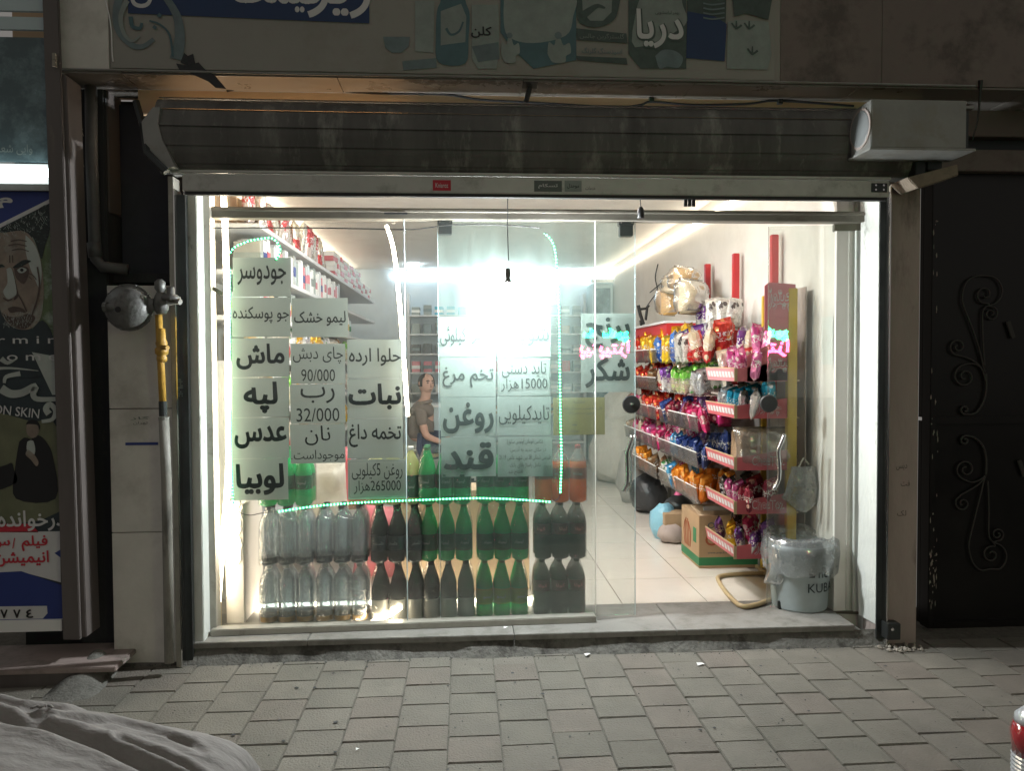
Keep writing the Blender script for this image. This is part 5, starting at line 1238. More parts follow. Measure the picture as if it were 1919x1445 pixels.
for si, nm in ((3, 'fourth'), (2, 'fifth'), (1, 'sixth')):
    for i in range(22):
        c = rnd.choice(['whitegreen', 'yellow', 'redcream', 'lime', 'silver', 'creampack', 'brown'])
        bag(c, (XS - .08, .66 + i * .17, SZ[si]), (R(rnd.uniform(-8, 4)), 0, R(90 + rnd.uniform(-12, 12))), (.9, .9, .85 + .2 * rnd.random()), f'printed grocery packet, {ORD[i]} from the street on the {nm} left shelf down', LF, 'grocery_packet', 'food packet')

# ================================================================== BACK WALL SHELVES
ZB = []
bs = thing('back_shelving', 'shelving across the back wall behind the man', 'shelf', (.2, YB - .2, FL))
xb0_, xb1_ = at(765, 600, YB - .35).x, at(1096, 600, YB - .35).x
for py in (590, 625, 662, 697, 735, 776, 830):
    z = at(900, py, YB - .35).z; ZB.append(z); P(obj('shelf_board', MB().box(xb0_, xb1_, YB - .35, YB - .004, z - .022, z), 'shelf'), 0, bs)
for f in (0, .33, .66, 1): x = xb0_ + (xb1_ - xb0_) * f; P(obj('upright', MB().box(x - .015, x + .015, YB - .33, YB - .005, FL, ZB[0] + .3), 'shelf'), 0, bs)
pal = [['tealpale', 'skyb', 'tealpale'], ['tealpale', 'skyb', 'teal2'], ['white', 'palewall', 'gunmetal'], ['pinkred', 'pinkred', 'redfade'], ['shelf', 'tealpale', 'white'], ['white', 'cardtop', 'palewall']]
mat('skyb', (.1, .42, .55), .5, var=.1)
for s_ in range(6):
    n = 15
    for i in range(n):
        x = xb0_ + .1 + (xb1_ - xb0_ - .2) * i / (n - 1)
        m = pal[s_][rnd.randrange(3)] if x < .2 or rnd.random() < .35 else rnd.choice(['tealpale', 'palewall', 'white', 'creampack_b'])
        if m == 'creampack_b': m = 'cardtop'
        carton('shelf_box', .11, .18, (.1 + .05 * rnd.random()) if s_ != 3 else .15, m, (x, YB - .23, ZB[s_]), f'small box, {ORD[i]} from the left on the {ORD[s_]} back wall shelf down', 'box', 'boxes on the back wall shelves', rnd.uniform(-4, 4), rnd.choice([None, 'white', 'teal2']))
# tall dark fridge side and open freezer lids behind the rice signs
q0, q1 = at(1105, 560, 6.3), at(1186, 560, 6.3)
fr = thing('drinks_fridge', 'tall grey fridge cabinet in the far right corner of the shop', 'fridge', (q0.x, 6.3, FL))
P(obj('cabinet', MB().box(q0.x + .05, XR - .02, 6.3, 6.85, FL, at(1150, 530, 6.3).z), 'palewall', bevel=.01), 0, fr)
P(obj('fridge_door', MB().box(q0.x + .09, XR - .06, 6.285, 6.3, FL + .1, at(1150, 540, 6.3).z), 'darkglass'), 0, fr)
P(obj('top_rail', MB().box(q0.x + .02, XR - .02, 6.25, 6.3, at(1150, 530, 6.3).z, at(1150, 524, 6.3).z), 'white'), 0, fr)
# counter behind bottles
co = thing('counter', 'low pale counter cabinet deeper in the shop behind the man', 'counter', (-.2, 5.2, FL))
P(obj('body', MB().box(-.75, .3, 5.5, 6.0, FL, .95), 'palewall', bevel=.006), 0, co); P(obj('counter_top', MB().box(-.78, .33, 5.46, 6.02, .95, .98), 'white', bevel=.004), 0, co)

# ================================================================== MAN
mx, my = at(797, 840, 4.6).x, 4.6
def skinned(name, nodes, edges, m, parent, sub=2, root=0):
    me = bpy.data.meshes.new(name); me.from_pydata([n[0] for n in nodes], edges, []); me.materials.append(MATS[m])
    o = link(name, me, parent); md = o.modifiers.new('skin', 'SKIN'); md.use_smooth_shade = True
    for i, n in enumerate(nodes):
        sv = me.skin_vertices[0].data[i]; r_ = n[1]; sv.radius = r_ if isinstance(r_, tuple) else (r_, r_); sv.use_root = i == root
    sb_ = o.modifiers.new('sub', 'SUBSURF'); sb_.levels = sub; sb_.render_levels = sub
    return o
mn = thing('person', 'balding man in brown short sleeved shirt and jeans perched on a stool', 'person', (mx, my, FL))
hz = .5                       # hip height over the shop floor
# coordinates relative to feet; faces +x, chest turned a little to the camera (-y)
hd = Vector((.02, -.06, 1.13))
skinned('body', [((-.05, 0, hz), (.15, .15)), ((-.05, 0, hz + .14), (.14, .13)), ((-.04, -.01, hz + .3), (.16, .13)), ((-.02, -.02, hz + .42), (.13, .11)), ((0, -.04, hz + .47), .064), ((hd.x - .008, hd.y + .012, hd.z - .1), .058), ((hd.x, hd.y, hd.z - .04), .06), ((hd.x + .005, hd.y, hd.z + .06), (.085, .09)), ((hd.x - .005, hd.y + .005, hd.z + .125), (.06, .065))],
        [(0, 1), (1, 2), (2, 3), (3, 4), (4, 5), (5, 6), (6, 7), (7, 8)], 'skin', mn)
skinned('shirt', [((-.05, 0, hz + .02), (.165, .16)), ((-.05, 0, hz + .15), (.16, .145)), ((-.04, -.01, hz + .31), (.175, .14)), ((-.02, -.02, hz + .4), (.15, .12)), ((-.0, -.035, hz + .455), (.09, .085)), ((.005, -.045, hz + .495), (.062, .062)),
                  ((-.03, -.2, hz + .38), .068), ((-.02, -.235, hz + .2), .066), ((-.03, .17, hz + .38), .07), ((-.01, .2, hz + .22), .062)],
        [(0, 1), (1, 2), (2, 3), (3, 4), (4, 5), (3, 6), (6, 7), (3, 8), (8, 9)], 'shirt', mn)
def arm(s, sh, el, wr_, hn):
    d = (Vector(hn) - Vector(wr_))
    nodes = [(sh, .052), (el, .042), (wr_, .027), (hn, (.042, .02))]; ed = [(0, 1), (1, 2), (2, 3)]
    skinned('arm', nodes, ed, 'skin', mn)
    f = d.normalized(); side = f.cross(Vector((0, 0, 1))).normalized()
    for k in range(4):
        b = Vector(hn) + side * (.028 - .018 * k) ; t = b + f * (.065 - .006 * abs(k - 1.5)); t2 = t + f * .02 + Vector((0, 0, -.022))
        obj('finger', MB().tube([b, t, t2], [.0095, .0085, .007], 6), 'skin', mn, smooth=True)
    b = Vector(hn) - side * -.03 - f * .02; obj('thumb', MB().tube([b, b + side * .03 + f * .02, b + side * .035 + f * .05], [.011, .01, .008], 6), 'skin', mn, smooth=True)
arm(-1, (-.02, -.225, hz + .25), (.02, -.25, hz + .1), (.2, -.2, hz + .02), (.27, -.17, hz + .0))
arm(1, (-.01, .19, hz + .25), (.05, .2, hz + .1), (.22, .1, hz + .06), (.29, .06, hz + .03))
obj('wrist_watch', MB().tube([(.175, -.208, hz + .028), (.195, -.202, hz + .02)], .031, 12), 'chrome', mn)
skinned('jeans', [((-.06, 0, hz), (.16, .16)), ((.02, -.1, hz - .02), .1), ((.36, -.11, hz - .01), .078), ((.4, -.11, .1), .055), ((.02, .1, hz - .02), .1), ((.36, .1, hz - .01), .078), ((.4, .1, .1), .055)],
        [(0, 1), (1, 2), (2, 3), (0, 4), (4, 5), (5, 6)], 'jeans', mn)
for s_ in (-.11, .1): obj('shoe', MB().box(.35, .58, s_ - .045, s_ + .045, 0, .075), 'black', mn, bevel=.03)
obj('collar', MB().tube([(hd.x - .01 + .062 * math.cos(R(a)), hd.y + .015 + .065 * math.sin(R(a)), hz + .462 + .012 * math.sin(R(a + 90))) for a in range(0, 360, 30)], .02, 6, closed=True), 'shirt', mn, smooth=True)
# head: faces +x and -y (three-quarter)
fd = Vector((.55, -.83, 0)).normalized(); sd_ = Vector((.83, .55, 0)); hc = Vector((hd.x, hd.y, hd.z + .04))
hm = MB(); rows = 10; nn = 16; vs = []
for i in range(rows + 1):
    v = -1 + 2 * i / rows; z = hc.z + v * .118
    k = math.sqrt(max(0, 1 - abs(v) ** 2.3)); kw = k * (.082 if v > -.2 else .082 + .02 * (v + .2)); kf = k * (.098 if v > -.3 else .102)
    for j in range(nn):
        a = 2 * math.pi * j / nn; p = Vector((hc.x, hc.y, z)) + fd * (kf * math.cos(a)) + sd_ * (kw * math.sin(a)); vs.append(p)
hm.add(vs, [(i * nn + j, i * nn + (j + 1) % nn, (i + 1) * nn + (j + 1) % nn, (i + 1) * nn + j) for i in range(rows) for j in range(nn)])
head = obj('head', hm, 'skin', mn, smooth=True)
def HP(f, s_, u): return hc + fd * f + sd_ * s_ + Vector((0, 0, u))
obj('nose', MB().tube([HP(.09, 0, .02), HP(.105, 0, -.005), HP(.118, 0, -.025), HP(.1, 0, -.035)], [.008, .011, .015, .009], 6), 'skin', head, smooth=True)
obj('mouth', MB().tube([HP(.092, -.025, -.066), HP(.1, 0, -.063), HP(.092, .025, -.066)], [.004, .008, .004], 6), 'liver', head)
for s_ in (-.034, .034):
    obj('eye', MB().lathe([(0, -.008), (.014, 0), (0, .008)], 8, tuple(HP(.088, s_, .012))), 'black', head)
    obj('brow', MB().tube([HP(.09, s_ - .02, .03), HP(.098, s_, .037), HP(.088, s_ + .02, .03)], .006, 5), 'hair', head)
    obj('ear', MB().lathe([(0, -.028), (.012, -.015), (.014, .008), (.008, .026), (0, .03)], 8, tuple(HP(-.005, s_ * 2.45, .0))), 'skin', head, smooth=True)
hr = MB(); vs = []; fs = []
for i in range(8):
    v = -.25 + 1.25 * i / 7; z = hc.z + min(1, v) * .121
    k = math.sqrt(max(0, 1 - abs(min(1, v)) ** 2.3)) * 1.08 + .004
    for j in range(15):
        a = R(62 + (236) * j / 14) if v < .62 else R(48 + 264 * j / 14)
        vs.append(Vector((hc.x, hc.y, z)) + fd * (k * .1 * math.cos(a)) + sd_ * (k * .084 * math.sin(a)))
hr.add(vs, [(i * 15 + j, i * 15 + j + 1, (i + 1) * 15 + j + 1, (i + 1) * 15 + j) for i in range(7) for j in range(14)])
obj('hair', hr, 'hair', head, smooth=True)
stl = thing('stool', 'round wooden stool under the man in the shop', 'stool', (mx, my, FL))
obj('seat', MB().lathe([(.16, hz - .15), (.165, hz - .12), (.15, hz - .11)], 18), 'card', stl)
for a in (45, 135, 225, 315): obj('leg', MB().tube([(.1 * math.cos(R(a)), .1 * math.sin(R(a)), hz - .15), (.16 * math.cos(R(a)), .16 * math.sin(R(a)), 0)], .014, 6), 'card', stl)

# ================================================================== RIGHT SIDE: SNACK RACKS
GRP = 'snack bags on the display racks'
XF = 1.6
def tray(par, y0, y1, z, m_front, text=None, side=True, h=.07, wire=False, xf=XF):
    if wire:
        t = 'basket'; mb = MB()
        for k in range(4): mb.tube([(xf, y0, z + .035 * k), (xf, y1, z + .035 * k)], .0018, 4)
        n = int((y1 - y0) / .028)
        for k in range(n + 1): yq = y0 + (y1 - y0) * k / n; mb.tube([(XR - .12, yq, z), (xf + .02, yq, z), (xf, yq, z + .11)], .0014, 4)
        for yq in (y0, y1):
            for k in range(4): mb.tube([(xf, yq, z + .035 * k), (XR - .1, yq, z + .035 * k)], .0018, 4)
        o = P(obj('wire_basket', mb, 'chrome'), 0, par); return
    P(obj('tray_floor', MB().box(xf + .004, XR - .08, y0, y1, z - .006, z), 'acrylic' if not side else 'tan'), 0, par)
    f = MB(); f.add([(xf - .012, y0, z + h), (xf - .012, y1, z + h), (xf + .004, y1, z - .006), (xf + .004, y0, z - .006), (xf - .006, y0, z + h), (xf - .006, y1, z + h), (xf + .009, y1, z - .006), (xf + .009, y0, z - .006)],
                    [(0, 1, 2, 3), (7, 6, 5, 4), (0, 4, 5, 1), (3, 2, 6, 7), (0, 3, 7, 4), (1, 5, 6, 2)])
    fr_ = P(obj('tray_front', f, m_front), 0, par)
    P(obj('front_rim', MB().tube([(xf - .01, y0, z + h + .003), (xf - .01, y1, z + h + .003)], .004, 5), 'white' if not side else 'tan'), 0, par)
    if side:
        P(obj('corner_strip', MB().box(xf - .014, xf + .004, y0 - .004, y0, z - .006, z + h), 'tan'), 0, par)
        sp = MB().prism([(xf + .004, z - .006), (1.905, z - .006), (1.905, z + h + .045), (xf + .004, z + h)], y0 - .003, y0); s_ = P(obj('side_panel', sp, 'pinkred' if m_front == 'pinkpanel' else 'redfade'), 0, par)
        if text:
            tx = lettering(text[0], text[1], text[2], .04); o = obj('logo_outline', tx, 'whiteprint', s_, loc=(1.79, y0 - .0045, z + .05))
            tx = lettering(text[0], text[1], text[2], .0); o = obj('logo_lettering', tx, text[3], s_, loc=(1.79, y0 - .0062, z + .05))
        for k in range(9):   # printed white boxes on the strip
            yq = y0 + .03 + k * (y1 - y0 - .05) / 9
            g_ = MB(); g_.add([(xf - .0105, yq, z + .052), (xf - .0105, yq + .04, z + .052), (xf - .0025, yq + .04, z + .016), (xf - .0025, yq, z + .016)], [(0, 1, 2, 3)]); obj('price_print', g_, 'whiteprint', fr_)
def fill(col_seq, y0, y1, z, dx, name, sc=1.0, tilt=-12, rows=1, xf=XF, zr=0, dense=1.7):
    if dense: col_seq = [col_seq[int(q / dense)] for q in range(int(len(col_seq) * dense))]; sc *= .86
    n = len(col_seq)
    for r_ in range(rows):
        for i, c in enumerate(col_seq):
            yq = y0 + (y1 - y0) * (i + .5) / n
            lab = {'redyellow': 'red and yellow', 'whitegreen': 'white and green', 'cow': 'white spotted', 'skyblue': 'light blue', 'redcream': 'red and cream', 'lime': 'lime green'}.get(c, c)
            depth = '' if rows == 1 else (' in front' if r_ == 0 else ' at the back')
            bag(c, (xf + dx + r_ * .11 + rnd.uniform(-.012, .012), yq + rnd.uniform(-.01, .01), z + r_ * .03), (R(rnd.uniform(-14, 14)), R(tilt + rnd.uniform(-8, 8)) * 1, R(rnd.uniform(-30, 30) + 52 + zr)), (sc, sc, sc * rnd.uniform(.9, 1.08)),
                f'{lab} snack bag, {ORD[i]} from street, ' + name.replace('at the back of the ', 'back of ').replace('on the ', '').replace(' of the ', ', '))
rk = thing('display_rack', 'red and yellow snack display rack standing nearest to the glass door', 'rack', (1.87, .35, FL))
mat('pinkpanel', (.6, .24, .27), .45)
Y0, Y1 = .33, .87
P(obj('front_post', MB().box(1.905, 1.962, Y0 - .012, Y0 + .03, FL, at(1500, 540, Y0).z), 'yellow', bevel=.004), 0, rk)
P(obj('rear_post', MB().box(1.96, 1.99, Y1 - .03, Y1, FL, 1.93), 'yellow', bevel=.004), 0, rk)
P(obj('back_panel', MB().box(XR - .045, XR - .04, Y0, Y1, .3, 1.94), 'stonedark'), 0, rk)
hz1 = at(1460, 531, Y0)
hp = MB().prism([(at(a, b, Y0).x, at(a, b, Y0).z) for a, b in ((1432, 536), (1440, 529), (1490, 533), (1490, 620), (1432, 620))], Y0 - .008, Y0 - .003)
hp = P(obj('header_panel', hp, 'pinkred'), 0, rk)
q = at(1461, 562, Y0); obj('logo_outline', lettering('چی‌توز'.replace('\u200c', ''), .15, .14, .05), 'whiteprint', hp, loc=(q.x, Y0 - .0095, q.z)); obj('logo_lettering', lettering('چیتوز', .15, .14, .0), 'pinkred', hp, loc=(q.x, Y0 - .0112, q.z))
hp2 = MB().prism([(at(a, b, Y0).x, at(a, b, Y0).z) for a, b in ((1400, 666), (1490, 620), (1490, 712), (1400, 716))], Y0 - .003, Y0)
hp2 = P(obj('upper_side_panel', hp2, 'pinkred'), 0, rk)
q = at(1462, 685, Y0); obj('logo_outline', lettering('چیتوز', .17, .1, .05), 'whiteprint', hp2, loc=(q.x, Y0 - .0045, q.z)); obj('logo_lettering', lettering('چیتوز', .17, .1, .0), 'pinkred', hp2, loc=(q.x, Y0 - .0062, q.z))
TZ = [at(1393, p, Y0).z for p in (713, 783, 880, 962, 1046)]
for k, z in enumerate(TZ):
    tray(rk, Y0, Y1, z, 'pinkpanel' if k == 0 else 'redfade', ('CheeToz', .2, .07, 'redfade') if k in (2, 3) else ('چیتوز', .16, .085, 'redfade') if k in (1, 4) else None)
base = smooth([atz(1440, 1074, FL + .015), atz(1362, 1078, FL + .015), atz(1346, 1088, FL + .015), atz(1384, 1134, FL + .015), atz(1420, 1133, FL + .015)], 4)
P(obj('floor_loop', MB().tube([Vector((1.96, .93, FL + .02))] + [Vector(p) for p in base] + [Vector((1.96, .36, FL + .02))], .014, 8), 'tan', smooth=True), 0, rk)
P(obj('floor_loop', MB().tube([(1.96, .36, FL + .02), (1.96, .6, FL + .02), (1.96, .93, FL + .02)], .014, 8), 'tan', smooth=True), 0, rk)
fill(['pink', 'pink', 'redcream', 'brown'], Y0, Y1, TZ[0], .12, 'on the topmost tray of the near rack', 1.0, -14)
fill(['pink', 'redcream', 'white'], Y0 + .04, Y1, TZ[0] + .12, .22, 'stacked above the topmost tray of the near rack', 1.05, -4)
fill(['silver', 'cyan', 'silver', 'yellow'], Y0, Y1, TZ[1], .1, 'on the second tray of the near rack', .82)
fill(['cyan', 'silver', 'cyan'], Y0, Y1, TZ[1] + .02, .22, 'at the back of the second tray of the near rack', .9)
fill(['maroon', 'pink', 'black', 'orange'], Y0, Y1, TZ[3], .1, 'on the fourth tray of the near rack', .8)
fill(['maroon', 'black', 'orange'], Y0, Y1, TZ[3] + .02, .22, 'at the back of the fourth tray of the near rack', .9)
fill(['white', 'yellow', 'violet'], Y0, Y1, TZ[4], .1, 'on the lowest tray of the near rack', .75)
fill(['violet', 'magenta', 'black'], Y0, Y1, TZ[4] + .01, .22, 'at the back of the lowest tray of the near rack', .95)
for i in range(7):   # wafer bars on the third tray
    o = obj('wafer_pack', MB().box(-.03, .03, -.03, .03, 0, .19), 'cookie', bevel=.006, loc=(XF + .06 + (i % 2) * .05 + i * .018, Y0 + .05 + i * .068, TZ[2] + .004), rot=(R(-8), R(8 + rnd.uniform(-4, 4)), R(rnd.uniform(-8, 8))))
    tag(o, f'brown wafer pack, {ORD[i]} from street, third tray, near rack', 'wafer pack', 'wafer packs on the third tray')
fl2 = thing('film_wrap', 'crumpled clear film over the wafer packs on the near rack', 'film', (0, 0, 0)); v = pillow(.4, .24, .12, 9)
obj('film', v, 'clearbag', fl2, smooth=True, loc=(XF + .2, Y0 + .02, TZ[2] + .01), rot=(R(-10), 0, 0))

SZR = [1.50, 1.27, 1.03, .79, .55]
names = ['topmost', 'second', 'third', 'fourth', 'lowest']
for ri, (ya, yb_, nm) in enumerate(((.95, 1.95, 'middle rack'), (2.05, 3.25, 'far rack'))):
    r2 = thing('display_rack', f'grey acrylic tray rack with red price strips, {nm} along the right wall', 'rack', (XF, ya, FL))
    for k, z in enumerate(SZR):
        wire = ri == 0 and k in (0, 1)
        tray(r2, ya, yb_, z, 'acrylic', side=False, wire=wire, h=.1, xf=XF - .04)
    for yq in (ya, yb_): P(obj('post', MB().box(XR - .08, XR - .05, yq - .012, yq + .012, FL, 1.75), 'galv'), 0, r2); P(obj('tray_bracket', MB().box(XF, XR - .05, yq - .006, yq + .006, .5, .53), 'galv'), 0, r2)
    P(obj('back_board', MB().box(XR - .03, XR - .025, ya, yb_, .5, 1.62), 'stonedark'), 0, r2)
seqs = {0: [['redcream', 'red', 'cow', 'white', 'blue', 'yellow', 'yellow'], ['silver', 'whitegreen', 'lime', 'lime', 'lime', 'white', 'redcream'], ['magenta', 'magenta', 'maroon', 'violet', 'maroon', 'navy', 'red'], ['navy', 'navy', 'navy', 'violet', 'skyblue', 'magenta', 'redcream'], ['orange', 'orange', 'orange', 'orange', 'skyblue', 'whitegreen', 'magenta']],
        1: [['blue', 'yellow', 'redyellow', 'redyellow', 'red', 'red', 'redyellow', 'red'], ['redcream', 'brown', 'red', 'red', 'brown', 'redcream', 'red'], ['red', 'red', 'red', 'redcream', 'magenta', 'red'], ['magenta', 'pink', 'magenta', 'redcream', 'magenta', 'brown'], ['brown', 'orange', 'creampack', 'brown']]}
for ri, (ya, yb_, nm) in enumerate(((.95, 1.95, 'middle rack'), (2.05, 3.25, 'far rack'))):
    for k, z in enumerate(SZR):
        s_ = seqs[ri][k]
        fill(s_, ya, yb_, z, .07, f'on the {names[k]} tray of the {nm}', .9 if k else 1.12, -14, xf=XF - .04)
        if k < 4 or ri == 0: fill(s_[1:] + s_[:1], ya, yb_, z + .03, .2, f'at the back of the {names[k]} tray of the {nm}', 1.0 if k else 1.3, -4, xf=XF - .04)
fill(['cow', 'cow', 'white', 'white'], 1.05, 1.9, 1.72, .26, 'hanging highest on the middle rack', 1.15, -2)
# chrome rim drops, red posts on the wall
for i, (px, pt, pb_, yq) in enumerate(((1450, 440, 560, .8), (1378, 475, 590, 1.54), (1325, 495, 640, 2.2))):
    z1_ = atx(px, pt, XR - .06).z
    yy = atx(px, (pt + pb_) / 2, XR - .06).y
    tag(obj('red_post', MB().box(XR - .08, XR - .035, yy - .022, yy + .022, 1.3, z1_), 'red', bevel=.004), f'red metal post on the right wall, {["nearest to the glass leaf", "middle one of three", "farthest one by the popcorn shelf"][i]}', 'post')
# popcorn shelf and bags
q = atx(1235, 590, XF + .1)
sh_ = thing('wall_shelf', 'small white shelf with red edge holding big puffed corn bags', 'shelf', (1.75, 2.6, 1.83))
ya, yb_ = 2.15, 3.3; zs_ = atx(1300, 592, XF + .1).z
P(obj('board', MB().box(XF + .05, XR - .03, ya, yb_, zs_ - .02, zs_), 'shelf', bevel=.002), 0, sh_)
P(obj('red_apron', MB().box(XF + .07, XF + .08, ya, yb_, zs_ - .14, zs_ - .02), 'red'), 0, sh_)
P(obj('red_apron', MB().box(XF + .08, XR - .03, ya, ya + .01, zs_ - .14, zs_ - .02), 'red'), 0, sh_)
mat('popcorn', (.72, .45, .16), .8, var=.25, scale=50, bump=.8, bscale=60); mat('popcream', (.72, .62, .44), .8, var=.12, scale=50, bump=.8, bscale=60)
for i, (px, py, m, ww, hh, lb) in enumerate(((1252, 592, 'popcorn', .2, .26, 'orange puffed snack bag lying at the far end of the small wall shelf'), (1294, 590, 'popcream', .32, .28, 'large cream puffed corn bag at the near end of the small wall shelf'), (1282, 546, 'popcorn', .27, .2, 'orange puffed corn bag lying on top of the cream one'), (1262, 552, 'popcream', .16, .18, 'pale puffed corn bag tucked behind the orange one'))):
    q = atx(px, py, XF + .16); t = thing('puffed_corn_bag', lb, 'snack bag', tuple(q), (0, 0, R(38)))
    obj('contents', pillow(ww * .9, hh * .92, .2, 20 + i, crimp=.02), m, t, smooth=True, loc=(0, 0, .004)); obj('clear_bag', pillow(ww, hh, .23, 20 + i), 'clearbag', t, smooth=True)
# black machine part near the far end
q = at(1213, 600, 3.6)
bt = MB(); bt.tube([at(1196, 572, 3.6), at(1200, 590, 3.6), at(1206, 608, 3.6)], .018, 6); bt.tube([at(1196, 580, 3.6), at(1212, 578, 3.6), at(1216, 572, 3.6)], .014, 6); bt.tube([at(1213, 575, 3.6), at(1210, 600, 3.6)], .014, 6); bt.tube([at(1200, 600, 3.6), at(1204, 640, 3.6)], .012, 6)
tag(obj('camera_arm', bt, 'black'), 'black jointed mounting arm on the wall beyond the racks', 'mounting arm')
tag(obj('wall_wire', MB().tube(smooth([atx(a, b, XR - .02) for a, b in ((1233, 495), (1228, 520), (1232, 545), (1222, 560), (1208, 580))], 4), .006, 5), 'black'), 'black cable running down the wall near the far rack', 'cable')
tag(obj('wall_wire', MB().tube(smooth([atx(a, b, XR - .02) for a, b in ((1218, 548), (1240, 530), (1255, 520), (1275, 512), (1290, 515))], 4), .006, 5), 'black'), 'thin black wire looping above the puffed corn bags', 'cable')

# ================================================================== FLOOR GOODS RIGHT
bx = thing('cardboard_box', 'brown cardboard box with green base stripe and open lid under the racks', 'box', (1.5, 1.13, FL))
A_ = atz(1310, 1066, FL); w_, d_, h_ = .5, .42, .36
ax, ay = A_.x, A_.y
P(obj('carton', MB().box(ax, ax + w_, ay, ay + d_, FL, FL + h_), 'card', bevel=.003), 0, bx)
P(obj('green_stripe', MB().box(ax - .001, ax + w_ + .001, ay - .001, ay + d_ + .001, FL + .02, FL + .075), 'greenprint'), 0, bx)
fp = MB(); fp.add([(ax, ay, FL + h_ + .001), (ax + w_, ay, FL + h_ + .001), (ax + w_, ay + .2, FL + h_ + .035), (ax, ay + .2, FL + h_ + .035), (ax, ay, FL + h_ - .003), (ax + w_, ay, FL + h_ - .003), (ax + w_, ay + .2, FL + h_ + .031), (ax, ay + .2, FL + h_ + .031)], [(0, 1, 2, 3), (7, 6, 5, 4), (0, 4, 5, 1), (1, 5, 6, 2), (2, 6, 7, 3), (3, 7, 4, 0)])
P(obj('lid_flap', fp, 'cardtop'), 0, bx)
P(obj('lid_flap', MB().box(ax + .01, ax + w_ - .01, ay + .215, ay + d_ - .005, FL + h_ - .01, FL + h_ - .004), 'cardtop'), 0, bx)
lg = P(obj('leaf_logo', MB().box(ax - .0025, ax - .001, ay + .06, ay + .13, FL + .16, FL + .26), 'greenprint'), 0, bx)
for k in range(5): P(obj('wheat_print', MB().tube(smooth([(ax - .002, ay + .2 + .03 * k, FL + .1), (ax - .002, ay + .19 + .04 * k, FL + .2), (ax - .002, ay + .24 + .02 * k, FL + .27 + .02 * (k % 2))], 3), .0035, 4), 'brownprint'), 0, bx)
for tx, px, py, ww, hh, m in (('O', 1333, 985, .05, .04, 'inksoft'), ('Cini', 1345, 1012, .17, .08, 'brownprint'), ('www.snack.ir', 1345, 1036, .14, .016, 'inksoft')):
    q = at(px, py, ay - .002); P(put_text(tx, None, q.x, ay - .002, q.z, ww, hh, .02, m), 0, bx)
bx2 = carton('cardboard_box', .3, .3, .22, 'card', (1.7, 1.9, FL), 'small tan cardboard box under the middle rack behind the larger box', 'box', None)
q = atz(1255, 1005, FL)
dm = thing('covered_bucket', 'grey bucket with a black net cover and pink knob on the shop floor', 'bucket', (q.x + .1, q.y + .1, FL))
obj('pail', MB().lathe([(.1, 0), (.13, .2), (.135, .22)], 18), 'sackgrey', dm, smooth=True); obj('net_cover', MB().lathe([(.14, .21), (.1, .27), (.03, .32), (0, .325)], 14), 'gunmetal', dm, smooth=True); obj('knob', MB().lathe([(.045, .3), (.03, .33), (.01, .35), (.012, .37), (0, .38)], 12), 'pinkplastic', dm, smooth=True)
def lump(name, px, py, s, m, label, cat, seed=0, z=FL):
    q = atz(px, py, z); mb = MB(); r_, n = 12, 9; vs = []
    for i in range(n + 1):
        th = math.pi * i / n
        for j in range(r_):
            ph = 2 * math.pi * j / r_; p = Vector((math.sin(th) * math.cos(ph), math.sin(th) * math.sin(ph), math.cos(th)))
            k = 1 + .25 * noise.noise(p * 1.7 + Vector((seed, 0, 0))) + .1 * noise.noise(p * 5 + Vector((seed, 2, 0)))
            vs.append((p.x * s[0] * k, p.y * s[1] * k, max(0, (p.z * k + .8) * s[2])))
    mb.add(vs, [(i * r_ + j, i * r_ + (j + 1) % r_, (i + 1) * r_ + (j + 1) % r_, (i + 1) * r_ + j) for i in range(n) for j in range(r_)])
    o = obj(name, mb, m, smooth=True, loc=(q.x, q.y + s[1] * .7, z)); tag(o, label, cat); return o
lump('plastic_bag', 1248, 1012, (.12, .12, .15), 'lightbluebag', 'light blue plastic bag on the floor beside the cardboard box', 'bag', 3)
lump('sack', 1262, 1020, (.1, .1, .08), 'stonedark', 'dark brown lumpy sack at the corner of the cardboard box', 'sack', 5)
lump('sack', 1222, 965, (.17, .2, .2), 'sackblack', 'sack with black plastic top on the floor below the far rack', 'sack', 7)
lump('sack', 1202, 945, (.22, .22, .3), 'sackgrey', 'grey plastic wrapped bale below the far rack', 'sack', 9)
lump('rice_sack', 1160, 910, (.3, .35, .42), 'sack', 'large white woven rice sack in the aisle beyond the steel handle', 'sack', 11)
lump('rice_sack', 1168, 905, (.26, .3, .62), 'sack', 'tall white woven rice sack standing against the back of the aisle', 'sack', 14)
q = at(1148, 770, 5.2); tag(obj('blue_sack', pillow(.3, .75, .25, 31), 'skyb', smooth=True, loc=(q.x, 5.2, q.z - .35), rot=(0, R(8), 0)), 'blue printed rice sack behind the olive card', 'sack')
q = at(1172, 760, 5.0); t = thing('pallet_sack', 'white sack with red print leaning in the right aisle', 'sack', (q.x, 5.0, q.z - .3)); obj('sack_body', pillow(.3, .6, .22, 33), 'sack', t, smooth=True); obj('red_print', MB().box(-.08, .08, -.13, -.126, .3, .45), 'redfade', t)
